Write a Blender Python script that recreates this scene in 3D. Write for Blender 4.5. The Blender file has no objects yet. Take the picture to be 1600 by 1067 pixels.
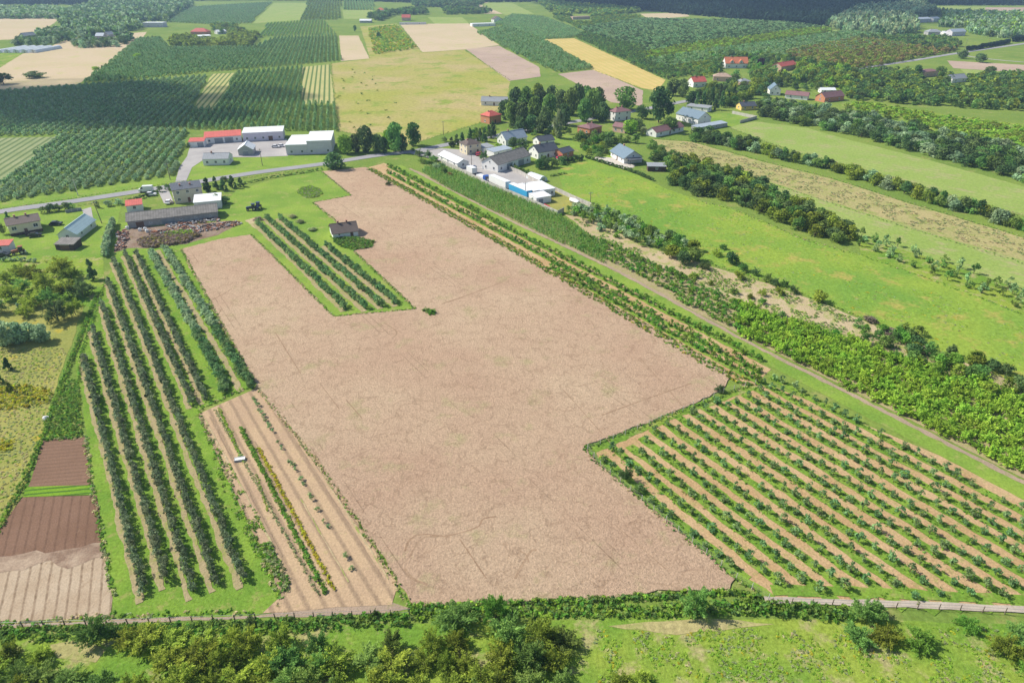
import bpy, bmesh, math, random
import numpy as np
from mathutils import Vector
R = math.radians
random.seed(7)
S = bpy.context.scene
COL = S.collection
# ------------------------------------------------------------------ camera, sky, sun, exposure
CAMH, FPX, HOR = 85.0, 1067.0, -62.0
TH = math.atan((533.5 - HOR) / FPX)
cd = bpy.data.cameras.new("camera"); cam = bpy.data.objects.new("camera", cd); COL.objects.link(cam)
cd.sensor_width = 36; cd.lens = 24.0; cd.clip_start = 1; cd.clip_end = 20000
cam.location = (0, 0, CAMH); cam.rotation_euler = (math.pi/2 - TH, 0, 0)
S.camera = cam
SUN_EL = R(43); SUN_AZ = R(-72)          # azimuth measured from +Y towards +X
w = bpy.data.worlds.new("World"); S.world = w; w.use_nodes = True
nt = w.node_tree; bg = nt.nodes['Background']; sky = nt.nodes.new('ShaderNodeTexSky')
sky.sky_type = 'NISHITA'; sky.sun_disc = False; sky.sun_elevation = SUN_EL; sky.sun_rotation = SUN_AZ
nt.links.new(sky.outputs[0], bg.inputs[0]); bg.inputs[1].default_value = 0.11
sl = bpy.data.lights.new("sun", 'SUN'); sl.energy = 4.9; sl.angle = R(0.5); sl.color = (1.0, 0.94, 0.84)
so = bpy.data.objects.new("sun", sl); COL.objects.link(so)
sv = Vector((math.sin(SUN_AZ)*math.cos(SUN_EL), math.cos(SUN_AZ)*math.cos(SUN_EL), math.sin(SUN_EL)))
so.rotation_euler = sv.to_track_quat('Z', 'Y').to_euler(); so.location = sv*300
S.view_settings.view_transform = 'Standard'; S.view_settings.look = 'None'
S.view_settings.exposure = 0.31; S.view_settings.gamma = 1.0
S.cycles.max_bounces = 5; S.cycles.diffuse_bounces = 2; S.cycles.transparent_max_bounces = 8
S.cycles.volume_bounces = 0; S.cycles.transmission_bounces = 3; S.cycles.glossy_bounces = 2

# ------------------------------------------------------------------ mapping photo pixel <-> ground
def G(px, py, z=0.0):
    u = (px - 800.0)/FPX; v = (py - 533.5)/FPX
    d = (u, math.cos(TH) - v*math.sin(TH), -math.sin(TH) - v*math.cos(TH))
    t = (CAMH - z)/-d[2]
    return (d[0]*t, d[1]*t)
def PX(x, y, z=0.0):
    dz = z - CAMH
    dep = y*math.cos(TH) - dz*math.sin(TH)
    up = y*math.sin(TH) + dz*math.cos(TH)
    if dep < 1: return (-9999, -9999)
    return (800 + FPX*x/dep, 533.5 - FPX*up/dep)
def PXs(a, z=0.0):
    dz = z - CAMH
    dep = a[:, 1]*math.cos(TH) - dz*math.sin(TH); up = a[:, 1]*math.sin(TH) + dz*math.cos(TH)
    return np.stack([800 + FPX*a[:, 0]/dep, 533.5 - FPX*up/dep, dep], 1)
def inpoly(pts, poly):
    x, y = pts[:, 0], pts[:, 1]; ins = np.zeros(len(pts), bool); n = len(poly)
    for i in range(n):
        x1, y1 = poly[i]; x2, y2 = poly[(i+1) % n]
        c = ((y1 > y) != (y2 > y))
        with np.errstate(divide='ignore', invalid='ignore'):
            xi = (x2-x1)*(y-y1)/((y2-y1) if y2 != y1 else 1e-9) + x1
        ins ^= (c & (x < xi))
    return ins
def W(poly): return [G(*p) for p in poly]

# ------------------------------------------------------------------ properties
def tag(o, label=None, cat=None, group=None, kind=None):
    if label: o['label'] = label
    if cat: o['category'] = cat
    if group: o['group'] = group
    if kind: o['kind'] = kind
    return o
ORD = ['first','second','third','fourth','fifth','sixth','seventh','eighth','ninth','tenth','eleventh','twelfth']
def nth(i):
    i += 1
    if i <= 12: return ORD[i-1]
    if 10 <= i % 100 <= 20: return '%dth' % i
    return '%d%s' % (i, {1:'st',2:'nd',3:'rd'}.get(i % 10, 'th'))
def empty(name, loc, rz=0, label=None, cat=None, group=None):
    o = bpy.data.objects.new(name, None); COL.objects.link(o); o.location = loc; o.rotation_euler = (0, 0, rz)
    o.empty_display_size = .5
    return tag(o, label, cat, group)
def link(name, me, parent=None):
    o = bpy.data.objects.new(name, me); COL.objects.link(o)
    if parent is not None: o.parent = parent
    return o

# ------------------------------------------------------------------ materials
def newmat(name):
    m = bpy.data.materials.new(name); m.use_nodes = True; nt = m.node_tree
    for n in list(nt.nodes): nt.nodes.remove(n)
    out = nt.nodes.new('ShaderNodeOutputMaterial')
    return m, nt, out
def N(nt, t, **k):
    n = nt.nodes.new(t)
    for a, b in k.items(): setattr(n, a, b)
    return n
def L(nt, a, b): nt.links.new(a, b)
def mth(nt, op, a, b=None, c=None):
    n = N(nt, 'ShaderNodeMath', operation=op)
    for i, v in enumerate((a, b, c)):
        if v is None: continue
        if isinstance(v, (int, float)): n.inputs[i].default_value = v
        else: L(nt, v, n.inputs[i])
    return n.outputs[0]
def mixc(nt, f, a, b, mode='MIX'):
    n = N(nt, 'ShaderNodeMix', data_type='RGBA', blend_type=mode)
    n.clamp_result = False
    for i, v in ((0, f), (6, a), (7, b)):
        if isinstance(v, (int, float)): n.inputs[i].default_value = v
        elif isinstance(v, tuple): n.inputs[i].default_value = (*v[:3], 1)
        else: L(nt, v, n.inputs[i])
    return n.outputs[2]
def noise(nt, vec, sc, det=4, rough=.6):
    n = N(nt, 'ShaderNodeTexNoise'); n.inputs['Scale'].default_value = sc
    n.inputs['Detail'].default_value = det; n.inputs['Roughness'].default_value = rough
    L(nt, vec, n.inputs['Vector']); return n.outputs[0]
def ramp(nt, f, a, b):
    n = N(nt, 'ShaderNodeMapRange'); n.inputs[1].default_value = a; n.inputs[2].default_value = b
    L(nt, f, n.inputs[0]); return n.outputs[0]
def vpdir(vx):
    d = Vector((vx - 800.0, math.hypot(FPX, 533.5 - HOR))); d.normalize(); return d
def stripes(nt, pos, vx, period, phase=0.0, wob=0.0):
    d = vpdir(vx); nrm = (d.y, -d.x, 0)
    dp = N(nt, 'ShaderNodeVectorMath', operation='DOT_PRODUCT'); L(nt, pos, dp.inputs[0]); dp.inputs[1].default_value = nrm
    v = dp.outputs['Value']
    if wob: v = mth(nt, 'ADD', v, mth(nt, 'MULTIPLY', noise(nt, pos, .25, 2), wob))
    v = mth(nt, 'MULTIPLY', mth(nt, 'ADD', v, phase), 2*math.pi/period)
    return mth(nt, 'MULTIPLY_ADD', mth(nt, 'COSINE', v), .5, .5)
def gmat(name, c1, c2, c3=None, big=.04, mid=.3, fine=2.5, fvar=.35, c3at=.55, bump=.15, stripe=None, cracks=False, tram=None, aniso=None):
    """ground: big patches c1/c2, mid patches c3, fine grain; stripe=(vpx,period,colour,lo,hi,phase)"""
    m, nt, out = newmat(name)
    pos = N(nt, 'ShaderNodeNewGeometry').outputs['Position']
    if aniso:
        mp = N(nt, 'ShaderNodeMapping'); mp.vector_type = 'TEXTURE'; d = vpdir(aniso[0])
        mp.inputs['Rotation'].default_value = (0, 0, math.atan2(-d.x, d.y)); mp.inputs['Scale'].default_value = (1, aniso[1], 1)
        L(nt, pos, mp.inputs[0]); posn = mp.outputs[0]
    else: posn = pos
    c = mixc(nt, ramp(nt, noise(nt, posn, big, 3), .38, .62), c1, c2)
    if c3: c = mixc(nt, ramp(nt, noise(nt, posn, mid, 5, .7), c3at, c3at+.12), c, c3)
    if stripe:
        vx, per, col, lo, hi, ph = stripe
        c = mixc(nt, ramp(nt, mth(nt, 'ADD', stripes(nt, pos, vx, per, ph, .3), mth(nt, 'MULTIPLY_ADD', noise(nt, pos, 1.2, 4), .5, -.25)), lo, hi), c, col)
    if cracks:
        ad = N(nt, 'ShaderNodeVectorMath', operation='ADD'); L(nt, pos, ad.inputs[0])
        nz = N(nt, 'ShaderNodeTexNoise'); nz.inputs['Scale'].default_value = .25; nz.inputs['Detail'].default_value = 5; L(nt, pos, nz.inputs[0])
        sc = N(nt, 'ShaderNodeVectorMath', operation='SCALE'); L(nt, nz.outputs[1], sc.inputs[0]); sc.inputs[3].default_value = 7
        L(nt, sc.outputs[0], ad.inputs[1])
        vo = N(nt, 'ShaderNodeTexVoronoi', feature='DISTANCE_TO_EDGE'); vo.inputs['Scale'].default_value = .23; L(nt, ad.outputs[0], vo.inputs[0])
        brk = ramp(nt, noise(nt, pos, .3, 4), .36, .6)
        ln = mth(nt, 'MULTIPLY', mth(nt, 'SUBTRACT', 1.0, ramp(nt, vo.outputs[0], .0, .075)), brk)
        c = mixc(nt, mth(nt, 'MULTIPLY', ln, .38), c, (.20, .125, .075))
    if tram:
        for vx, per, ph, wd, amt in tram:
            s = ramp(nt, stripes(nt, pos, vx, per, ph, 0), 1-wd, 1)
            s = mth(nt, 'MULTIPLY', s, ramp(nt, noise(nt, pos, .07, 2), .5, .58))
            c = mixc(nt, mth(nt, 'MULTIPLY', s, amt), c, (.12, .08, .045))
    fn = noise(nt, pos, fine, 6, .75)
    br = mth(nt, 'MULTIPLY_ADD', ramp(nt, fn, .25, .75), 2*fvar, 1-fvar)
    cb = N(nt, 'ShaderNodeCombineColor')
    for i in range(3): L(nt, br, cb.inputs[i])
    c = mixc(nt, 1.0, c, cb.outputs[0], 'MULTIPLY')
    b = N(nt, 'ShaderNodeBsdfDiffuse'); L(nt, c, b.inputs[0])
    if bump:
        bp = N(nt, 'ShaderNodeBump'); bp.inputs['Distance'].default_value = bump; bp.inputs['Strength'].default_value = 1
        L(nt, fn, bp.inputs['Height']); L(nt, bp.outputs[0], b.inputs['Normal'])
    L(nt, b.outputs[0], out.inputs[0]); return m
def pmat(name, c, rough=.8, metal=0, var=.15, vs=.6, wave=None, spec=.3):
    """painted / built surface with weathering; wave=(axis, period, depth)"""
    m, nt, out = newmat(name)
    tc = N(nt, 'ShaderNodeTexCoord').outputs['Object']
    n1 = noise(nt, tc, vs, 5, .7)
    br = mth(nt, 'MULTIPLY_ADD', ramp(nt, n1, .3, .7), 2*var, 1-var)
    if wave:
        sp = N(nt, 'ShaderNodeSeparateXYZ'); L(nt, tc, sp.inputs[0])
        s = mth(nt, 'MULTIPLY_ADD', mth(nt, 'SINE', mth(nt, 'MULTIPLY', sp.outputs[wave[0]], 2*math.pi/wave[1])), wave[2]*.5, 1-wave[2]*.5)
        br = mth(nt, 'MULTIPLY', br, s)
    cb = N(nt, 'ShaderNodeCombineColor')
    for i in range(3): L(nt, br, cb.inputs[i])
    cc = mixc(nt, 1.0, c, cb.outputs[0], 'MULTIPLY')
    b = N(nt, 'ShaderNodeBsdfPrincipled'); L(nt, cc, b.inputs['Base Color']); b.inputs['Roughness'].default_value = rough
    b.inputs['Metallic'].default_value = metal; b.inputs['Specular IOR Level'].default_value = spec
    L(nt, b.outputs[0], out.inputs[0]); return m
def lmat(name, c1, c2, hue=.03, val=.35, trans=.4):
    c1 = tuple(v*1.2 for v in c1); c2 = tuple(min(.75, v*1.25) for v in c2)
    m, nt, out = newmat(name)
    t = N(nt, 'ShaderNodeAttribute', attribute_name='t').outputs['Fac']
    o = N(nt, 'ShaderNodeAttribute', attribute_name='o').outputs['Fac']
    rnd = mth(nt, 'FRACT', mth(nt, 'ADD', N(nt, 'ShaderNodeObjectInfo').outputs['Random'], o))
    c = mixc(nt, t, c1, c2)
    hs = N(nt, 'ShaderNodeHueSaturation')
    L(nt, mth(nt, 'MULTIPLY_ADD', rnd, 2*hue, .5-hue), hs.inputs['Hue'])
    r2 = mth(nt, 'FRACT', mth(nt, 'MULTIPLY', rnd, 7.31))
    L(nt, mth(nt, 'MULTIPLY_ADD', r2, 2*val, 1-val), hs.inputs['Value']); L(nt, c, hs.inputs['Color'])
    d = N(nt, 'ShaderNodeBsdfDiffuse'); L(nt, hs.outputs[0], d.inputs[0])
    tr = N(nt, 'ShaderNodeBsdfTranslucent'); L(nt, hs.outputs[0], tr.inputs[0])
    mx = N(nt, 'ShaderNodeMixShader'); mx.inputs[0].default_value = trans
    L(nt, d.outputs[0], mx.inputs[1]); L(nt, tr.outputs[0], mx.inputs[2]); L(nt, mx.outputs[0], out.inputs[0]); return m

BARK = pmat('bark', (.12, .09, .065), .95, var=.3, vs=3)
LM = {
 'dark':  lmat('leaf_dark', (.06, .115, .04), (.16, .25, .085)),
 'forest':lmat('leaf_forest', (.018, .038, .027), (.045, .085, .055), val=.3),
 'mid':   lmat('leaf_mid', (.09, .17, .04), (.22, .35, .085)),
 'olive': lmat('leaf_olive', (.10, .15, .028), (.34, .42, .06), hue=.014),
 'grey':  lmat('leaf_grey', (.16, .24, .13), (.44, .58, .32), val=.2),
 'greyd': lmat('leaf_grey_dark', (.09, .12, .07), (.31, .38, .21), val=.25),
 'apple': lmat('leaf_apple', (.14, .235, .10), (.37, .55, .23), val=.2),
 'appley': lmat('leaf_apple_young', (.09, .17, .07), (.25, .40, .155), val=.25),
 'lush':  lmat('leaf_lush', (.15, .27, .03), (.40, .62, .08), hue=.015, val=.2),
 'fresh': lmat('leaf_fresh', (.09, .20, .025), (.23, .41, .07), val=.28),
 'yellow':lmat('leaf_yellow', (.32, .34, .03), (.60, .54, .05), val=.2),
 'pale':  lmat('leaf_pale', (.20, .25, .11), (.42, .46, .22), val=.25),
 'rust':  lmat('leaf_rust', (.20, .16, .06), (.36, .32, .10), hue=.045),
 'plum':  lmat('leaf_plum', (.045, .025, .045), (.09, .05, .08)),
 'dry':   lmat('brush_dry', (.16, .12, .10), (.40, .32, .26), val=.3),
 'maize': lmat('leaf_maize', (.15, .27, .06), (.34, .50, .15), val=.2),
 'straw': lmat('straw', (.40, .35, .17), (.62, .54, .32), val=.15),
}
# ------------------------------------------------------------------ foliage templates
def prof(shape, z):
    z = np.clip(z, 0, 1)
    if shape == 'round': return np.sqrt(np.clip(1-(2*z-1)**2, 0, 1))**.8
    if shape == 'cone': return (1-z)**.85*.95+.04
    if shape == 'col': return np.clip(1-np.abs(2*z-1)**2.6, 0, 1)**.6
    if shape == 'egg': return np.sqrt(np.clip(1-((z-.38)/.62)**2, 0, 1))*np.clip(z*4+.3, 0, 1)
    return np.sqrt(np.clip(1-z**2, 0, 1))           # bush
def crown_tpl(shape, n, q, seed, z0=.15, lumps=10, loose=.26):
    """crown in a unit frame: radius 1, z from z0 to 1. returns verts, quads, t"""
    r = np.random.default_rng(seed)
    zb = r.uniform(.05, .95, lumps) ; ab = r.uniform(0, 2*math.pi, lumps); rb = prof(shape, zb)*r.uniform(.35, .85, lumps)
    B = np.stack([rb*np.cos(ab), rb*np.sin(ab), zb*2], 1)
    tb = r.uniform(-.25, .25, lumps)
    k = r.integers(0, lumps, n)
    d = r.normal(size=(n, 3)); d /= np.linalg.norm(d, axis=1)[:, None]
    P = B[k] + d*(loose*r.uniform(.55, 1.35, n))[:, None]*np.array([1, 1, 1.0])
    zz = np.clip(P[:, 2]/2, 0.0, 1); rr = np.hypot(P[:, 0], P[:, 1]); lim = prof(shape, zz)*1.08+.03
    f = np.where(rr > lim, lim/np.maximum(rr, 1e-6), 1); P[:, 0] *= f; P[:, 1] *= f; P[:, 2] = zz*2
    nr = d*.8 + (P - np.array([0, 0, 1.0]))*.35 + r.normal(size=(n, 3))*.6
    nr /= np.linalg.norm(nr, axis=1)[:, None]
    a = np.cross(nr, r.normal(size=(n, 3))); a /= np.linalg.norm(a, axis=1)[:, None]; b = np.cross(nr, a)
    s = q*r.uniform(.6, 1.35, n)[:, None]
    s2 = s*r.uniform(.5, .9, n)[:, None]
    V = np.stack([P-a*s, P-b*s2, P+a*s*1.1, P+b*s2], 1)
    V[:, :, 2] = z0 + V[:, :, 2]/2*(1-z0)
    t = np.clip(r.uniform(.1, .9, n) + tb[k], 0, 1)
    F = np.arange(n*4).reshape(n, 4)
    return V.reshape(-1, 3), F, np.repeat(t, 4)
def spray_tpl(n, q, seed, z0=.02, K=34, low=-.15):
    """crown of arching branches that radiate from the stem, each lined with leaf clumps"""
    r = np.random.default_rng(seed)
    az = r.uniform(0, 2*math.pi, K); se = r.uniform(low, 1, K); ce = np.sqrt(1-se**2); ln = r.uniform(.62, 1.12, K)
    D = np.stack([ce*np.cos(az), ce*np.sin(az), se], 1)*ln[:, None]
    k = r.integers(0, K, n); t = r.uniform(.12, 1, n)**.6
    P = D[k]*t[:, None] + r.normal(size=(n, 3))*(.05+.08*(1-t))[:, None]
    P[:, 2] = .55 + P[:, 2]*1.4 - .12*t**2*ce[k]
    P[:, 2] = np.clip(P[:, 2], .02, 2.1)
    ax = D[k]/np.linalg.norm(D[k], axis=1)[:, None] + r.normal(size=(n, 3))*.5; ax /= np.linalg.norm(ax, axis=1)[:, None]
    up = r.normal(size=(n, 3)) + np.array([0, 0, .7]); b = np.cross(ax, up); b /= np.linalg.norm(b, axis=1)[:, None]
    s = q*r.uniform(.7, 1.7, n)[:, None]; s2 = q*r.uniform(.35, .7, n)[:, None]
    V = np.stack([P-ax*s, P-b*s2, P+ax*s, P+b*s2], 1); V[:, :, 2] = z0 + V[:, :, 2]/2*(1-z0)
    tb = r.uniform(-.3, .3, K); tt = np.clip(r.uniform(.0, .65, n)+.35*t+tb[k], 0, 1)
    return V.reshape(-1, 3), np.arange(n*4).reshape(n, 4), np.repeat(tt, 4)
def trunk_tpl(z1=.75, r0=.09, seed=1, limbs=4, zb=.25):
    r = random.Random(seed); V = []; F = []
    def tube(p, q, ra, rb, n=5):
        b = len(V)
        for (c, rad) in ((p, ra), (q, rb)):
            for i in range(n):
                a = 2*math.pi*i/n; V.append((c[0]+rad*math.cos(a), c[1]+rad*math.sin(a), c[2]))
        for i in range(n): F.append((b+i, b+(i+1) % n, b+n+(i+1) % n, b+n+i))
    mid = (r.uniform(-.04, .04), r.uniform(-.04, .04), zb+.15)
    tube((0, 0, -.01), mid, r0, r0*.7); tube(mid, (r.uniform(-.1, .1), r.uniform(-.1, .1), z1), r0*.7, r0*.15)
    for i in range(limbs):
        a = 2*math.pi*(i+r.random()*.5)/limbs; z = zb+r.uniform(-.03, .12)
        tube((mid[0]*.8, mid[1]*.8, z), (.5*math.cos(a), .5*math.sin(a), z+r.uniform(.18, .35)), r0*.5, r0*.12, 4)
    return np.array(V), np.array(F)
def mkmesh(name, V, F, mats, t=None, o=None, mi=None):
    me = bpy.data.meshes.new(name); nv, nf = len(V), len(F)
    me.vertices.add(nv); me.vertices.foreach_set('co', np.ascontiguousarray(V, np.float32).ravel())
    me.loops.add(nf*4); me.loops.foreach_set('vertex_index', np.ascontiguousarray(F, np.int32).ravel())
    me.polygons.add(nf); me.polygons.foreach_set('loop_start', np.arange(0, nf*4, 4, dtype=np.int32))
    for m in mats: me.materials.append(m)
    if mi is not None: me.polygons.foreach_set('material_index', np.ascontiguousarray(mi, np.int32))
    for nm, a in (('t', t), ('o', o)):
        if a is not None:
            at = me.attributes.new(nm, 'FLOAT', 'POINT'); at.data.foreach_set('value', np.ascontiguousarray(a, np.float32))
    me.update(); me.validate(); return me
class Tpl:
    """one kind of plant: several variants; whole() gives one mesh, or crown and trunk apart"""
    def __init__(s, shape, n, q, z0=.15, lumps=10, trunk=True, var=3, loose=.26, r0=.09, seed=0):
        s.v = []
        for k in range(var):
            c = spray_tpl(n, q, seed*100+k*7, z0, lumps) if shape == 'spray' else crown_tpl(shape, n, q, seed*100+k*7+n, z0, lumps, loose)
            tr = trunk_tpl(seed=seed+k, zb=max(.08, z0), r0=r0) if trunk else None
            s.v.append((c, tr))
        s.cache = {}
    def meshes(s, k, mat, split):
        key = (k, mat, split)
        if key in s.cache: return s.cache[key]
        (V, F, t), tr = s.v[k]
        if split:
            a = mkmesh('crown', V, F, [LM[mat]], t); b = mkmesh('trunk', tr[0], tr[1], [BARK])
            s.cache[key] = (a, b)
        else:
            if tr:
                VV = np.concatenate([V, tr[0]]); FF = np.concatenate([F, tr[1]+len(V)])
                mi = np.concatenate([np.zeros(len(F)), np.ones(len(tr[1]))])
                a = mkmesh('plant', VV, FF, [LM[mat], BARK], np.concatenate([t, np.zeros(len(tr[0]))]), None, mi)
            else: a = mkmesh('plant', V, F, [LM[mat]], t)
            s.cache[key] = (a,)
        return s.cache[key]
    def merged(s, name, mats, pts, wd, ht, seed=0, z=0.0):
        """many plants as one mesh; mats: list of (mat, share)"""
        r = np.random.default_rng(seed); n = len(pts)
        Vs, Fs, Ts, Os, Ms = [], [], [], [], []; base = 0
        wd = np.broadcast_to(wd, n)*r.uniform(.8, 1.22, n); ht = np.broadcast_to(ht, n)*r.uniform(.8, 1.2, n)
        kv = r.integers(0, len(s.v), n); a = r.uniform(0, 2*math.pi, n); oo = r.uniform(0, 1, n)
        mk = r.choice(len(mats), n, p=np.array([m[1] for m in mats])/sum(m[1] for m in mats))
        for k in range(len(s.v)):
            idx = np.where(kv == k)[0]
            if not len(idx): continue
            V, F, t = s.v[k][0]; m = len(idx)
            ca, sa = np.cos(a[idx])[:, None], np.sin(a[idx])[:, None]
            x = V[None, :, 0]; y = V[None, :, 1]
            X = (x*ca - y*sa)*wd[idx][:, None]/2 + pts[idx, 0][:, None]
            Y = (x*sa + y*ca)*wd[idx][:, None]/2 + pts[idx, 1][:, None]
            Z = V[None, :, 2]*ht[idx][:, None] + z
            Vs.append(np.stack([X, Y, Z], 2).reshape(-1, 3))
            Fs.append((F[None]+ (np.arange(m)*len(V))[:, None, None] + base).reshape(-1, 4)); base += m*len(V)
            Ts.append(np.tile(t, m)); Os.append(np.repeat(oo[idx], len(V))); Ms.append(np.repeat(mk[idx], len(F)))
        me = mkmesh(name, np.concatenate(Vs), np.concatenate(Fs), [LM[q[0]] for q in mats], np.concatenate(Ts), np.concatenate(Os), np.concatenate(Ms))
        return link(name, me)
T_big = Tpl('round', 1200, .11, .10, 22, var=4, seed=1, r0=.05, loose=.36)
T_egg = Tpl('egg', 1100, .125, .04, 20, var=4, seed=2, r0=.05, loose=.4)
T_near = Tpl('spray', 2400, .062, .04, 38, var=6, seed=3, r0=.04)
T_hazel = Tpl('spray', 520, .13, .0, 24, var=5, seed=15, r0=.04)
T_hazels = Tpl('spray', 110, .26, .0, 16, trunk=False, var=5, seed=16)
T_bush = Tpl('bush', 520, .12, .0, 14, var=5, seed=4, r0=.05, loose=.34)
T_cone = Tpl('cone', 380, .17, .04, 16, var=3, seed=5, r0=.07, loose=.2)
T_pop = Tpl('col', 420, .2, .03, 14, var=2, seed=6, r0=.08, loose=.3)
T_young = Tpl('egg', 170, .19, .10, 9, var=5, seed=7, r0=.07, loose=.34)
T_spin = Tpl('egg', 200, .17, .06, 10, var=5, seed=8, r0=.06, loose=.34)
T_low = Tpl('round', 70, .30, .06, 6, trunk=False, var=6, seed=9, loose=.36)
T_lowc = Tpl('cone', 40, .40, .04, 7, trunk=False, var=5, seed=10, loose=.3)
T_weed = Tpl('bush', 16, .42, .0, 4, trunk=False, var=6, seed=11, loose=.45)
T_maize = Tpl('col', 12, .42, .0, 4, trunk=False, var=6, seed=12, loose=.5)
T_forest = Tpl('egg', 40, .40, .02, 7, trunk=False, var=6, seed=13, loose=.36)

def tree(tpl, mat, x, y, wd, ht, label, cat, group, name='tree', k=None, split=True, rz=None):
    k = random.randrange(len(tpl.v)) if k is None else k % len(tpl.v)
    rz = random.uniform(0, 6.28) if rz is None else rz
    if split:
        c, t = tpl.meshes(k, mat, True)
        e = empty(name, (x, y, 0), rz, label, cat, group); e.scale = (wd/2, wd/2, ht)
        link('crown', c, e); link('trunk', t, e); return e
    o = link(name, tpl.meshes(k, mat, False)[0]); o.location = (x, y, 0); o.rotation_euler = (0, 0, rz); o.scale = (wd/2, wd/2, ht)
    return tag(o, label, cat, group)
def vis(p, m=25):
    q = PX(p[0], p[1]); return -m < q[0] < 1600+m and -m < q[1] < 1067+m
CLEAR = [(684,232,735,268),(752,236,834,276),(715,220,802,252),(772,202,828,234),(822,214,902,254),(742,150,800,200),(640,232,760,262),(1129,96,1172,120),(1212,100,1248,122),(1080,122,1106,150),(1110,115,1145,138),(1154,122,1176,143),(1198,136,1238,161),(1222,142,1266,168),(1262,146,1322,171),(1280,138,1308,150),(1154,160,1184,183),(1438,108,1470,132),(1483,118,1513,141),
 (1446,44,1512,62),(1428,26,1472,42),(734,34,788,48),(294,44,328,62),(220,34,258,50),(308,54,358,66),(622,24,668,44),(558,30,583,40),(586,14,602,24),(892,22,925,36),(36,54,60,66),(148,56,184,66),(1050,160,1112,200),(1086,192,1140,212),(1008,196,1078,222),(950,226,1016,264),(1006,258,1044,276),(896,196,944,216),(942,168,990,212)]
def clear(P):
    q = PXs(P); k = np.ones(len(P), bool)
    for a, b, c, d in CLEAR: k &= ~((q[:, 0] > a) & (q[:, 0] < c) & (q[:, 1] > b) & (q[:, 1] < d))
    return P[k]
def rows_in(poly_px, vx, rsp, tsp, jit=.15, phase=0.0, seed=0, clip=60):
    """planting rows running towards horizon point vx, filling a photo polygon: list of arrays"""
    r = np.random.default_rng(seed); P = W(poly_px); A = np.array(P); d = vpdir(vx); dv = np.array([d.x, d.y]); nv = np.array([d.y, -d.x])
    s = A@nv; u = A@dv; rows = []
    for sv_ in np.arange(math.floor(s.min()/rsp)*rsp+phase, s.max(), rsp):
        uu = np.arange(u.min(), u.max(), tsp) + r.uniform(-.3, .3)*tsp
        pts = dv[None]*uu[:, None] + nv[None]*sv_
        pts = pts[inpoly(pts, P)]
        if len(pts):
            q = PXs(pts); pts = pts[(q[:, 0] > -clip) & (q[:, 0] < 1600+clip) & (q[:, 1] < 1067+clip)]
        if len(pts): rows.append(pts + r.normal(size=pts.shape)*jit)
    return rows
def scatter(poly_px, sp, seed=0, clip=60):
    r = np.random.default_rng(seed); P = W(poly_px); A = np.array(P)
    x0, y0 = A.min(0); x1, y1 = A.max(0)
    gx, gy = np.meshgrid(np.arange(x0, x1, sp), np.arange(y0, y1, sp)); pts = np.stack([gx.ravel(), gy.ravel()], 1)
    pts = pts + r.uniform(-.48, .48, pts.shape)*sp
    pts = pts[inpoly(pts, P)]
    q = PXs(pts); return pts[(q[:, 0] > -clip) & (q[:, 0] < 1600+clip) & (q[:, 1] < 1067+clip)]
def along(pp, sp, wid=0.0, seed=0, n=1):
    """points along a photo polyline, spread wid metres across"""
    r = np.random.default_rng(seed); P = [np.array(p) for p in W(pp)]; out = []
    for a, b in zip(P[:-1], P[1:]):
        ln = np.linalg.norm(b-a); m = max(1, int(ln/sp*n)); t = (np.arange(m)+r.uniform(0, 1, m)*.7)/m
        nv = np.array([-(b-a)[1], (b-a)[0]])/max(ln, 1e-6)
        out.append(a[None] + (b-a)[None]*t[:, None] + nv[None]*r.uniform(-wid/2, wid/2, m)[:, None])
    return np.concatenate(out)
def clump(P, sc, keep, seed=0):
    """keep the points that fall in irregular patches sc metres across"""
    from mathutils import noise as mn
    v = np.array([mn.fractal(Vector((p[0]/sc, p[1]/sc, seed*3.7)), 1.0, 2.0, 4) for p in P])
    return P[v > np.quantile(v, 1-keep)]
def plant(rows, nmax, tpl, lowtpl, mat, wd, ht, name, cat, group, labelf, stufflabel, smats, seed=0, split=False, gap=.03):
    r = random.Random(seed); al = []
    for i, row in enumerate(rows):
        row = sorted([tuple(p) for p in row], key=lambda p: p[1])
        j = 0
        for p in row:
            if r.random() < gap: continue
            al.append((math.hypot(p[0], p[1]) + (0 if vis(p) else 5000), i, j, p)); j += 1
    al.sort(); ind = [a for a in al[:nmax] if a[0] < 5000]; rest = al[len(ind):]
    for _, i, j, p in sorted(ind, key=lambda a: (a[1], a[2])):
        tree(tpl, mat, p[0], p[1], wd*r.uniform(.75, 1.25), ht*r.uniform(.78, 1.2), labelf(i, j), cat, group, name, split=split)
    if rest:
        o = lowtpl.merged(name+'s', smats, np.array([a[3] for a in rest]), wd*1.05, ht, seed)
        tag(o, stufflabel, cat, None, 'stuff')
    print('plant', name, len(ind), len(rest))
def stuff(name, tpl, mats, pts, wd, ht, label, cat, seed=0, z=0.0):
    if len(pts) == 0: print('EMPTY', name); return
    o = tpl.merged(name, mats, pts, wd, ht, seed, z); print('stuff', name, len(pts)); return tag(o, label, cat, None, 'stuff')

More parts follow.
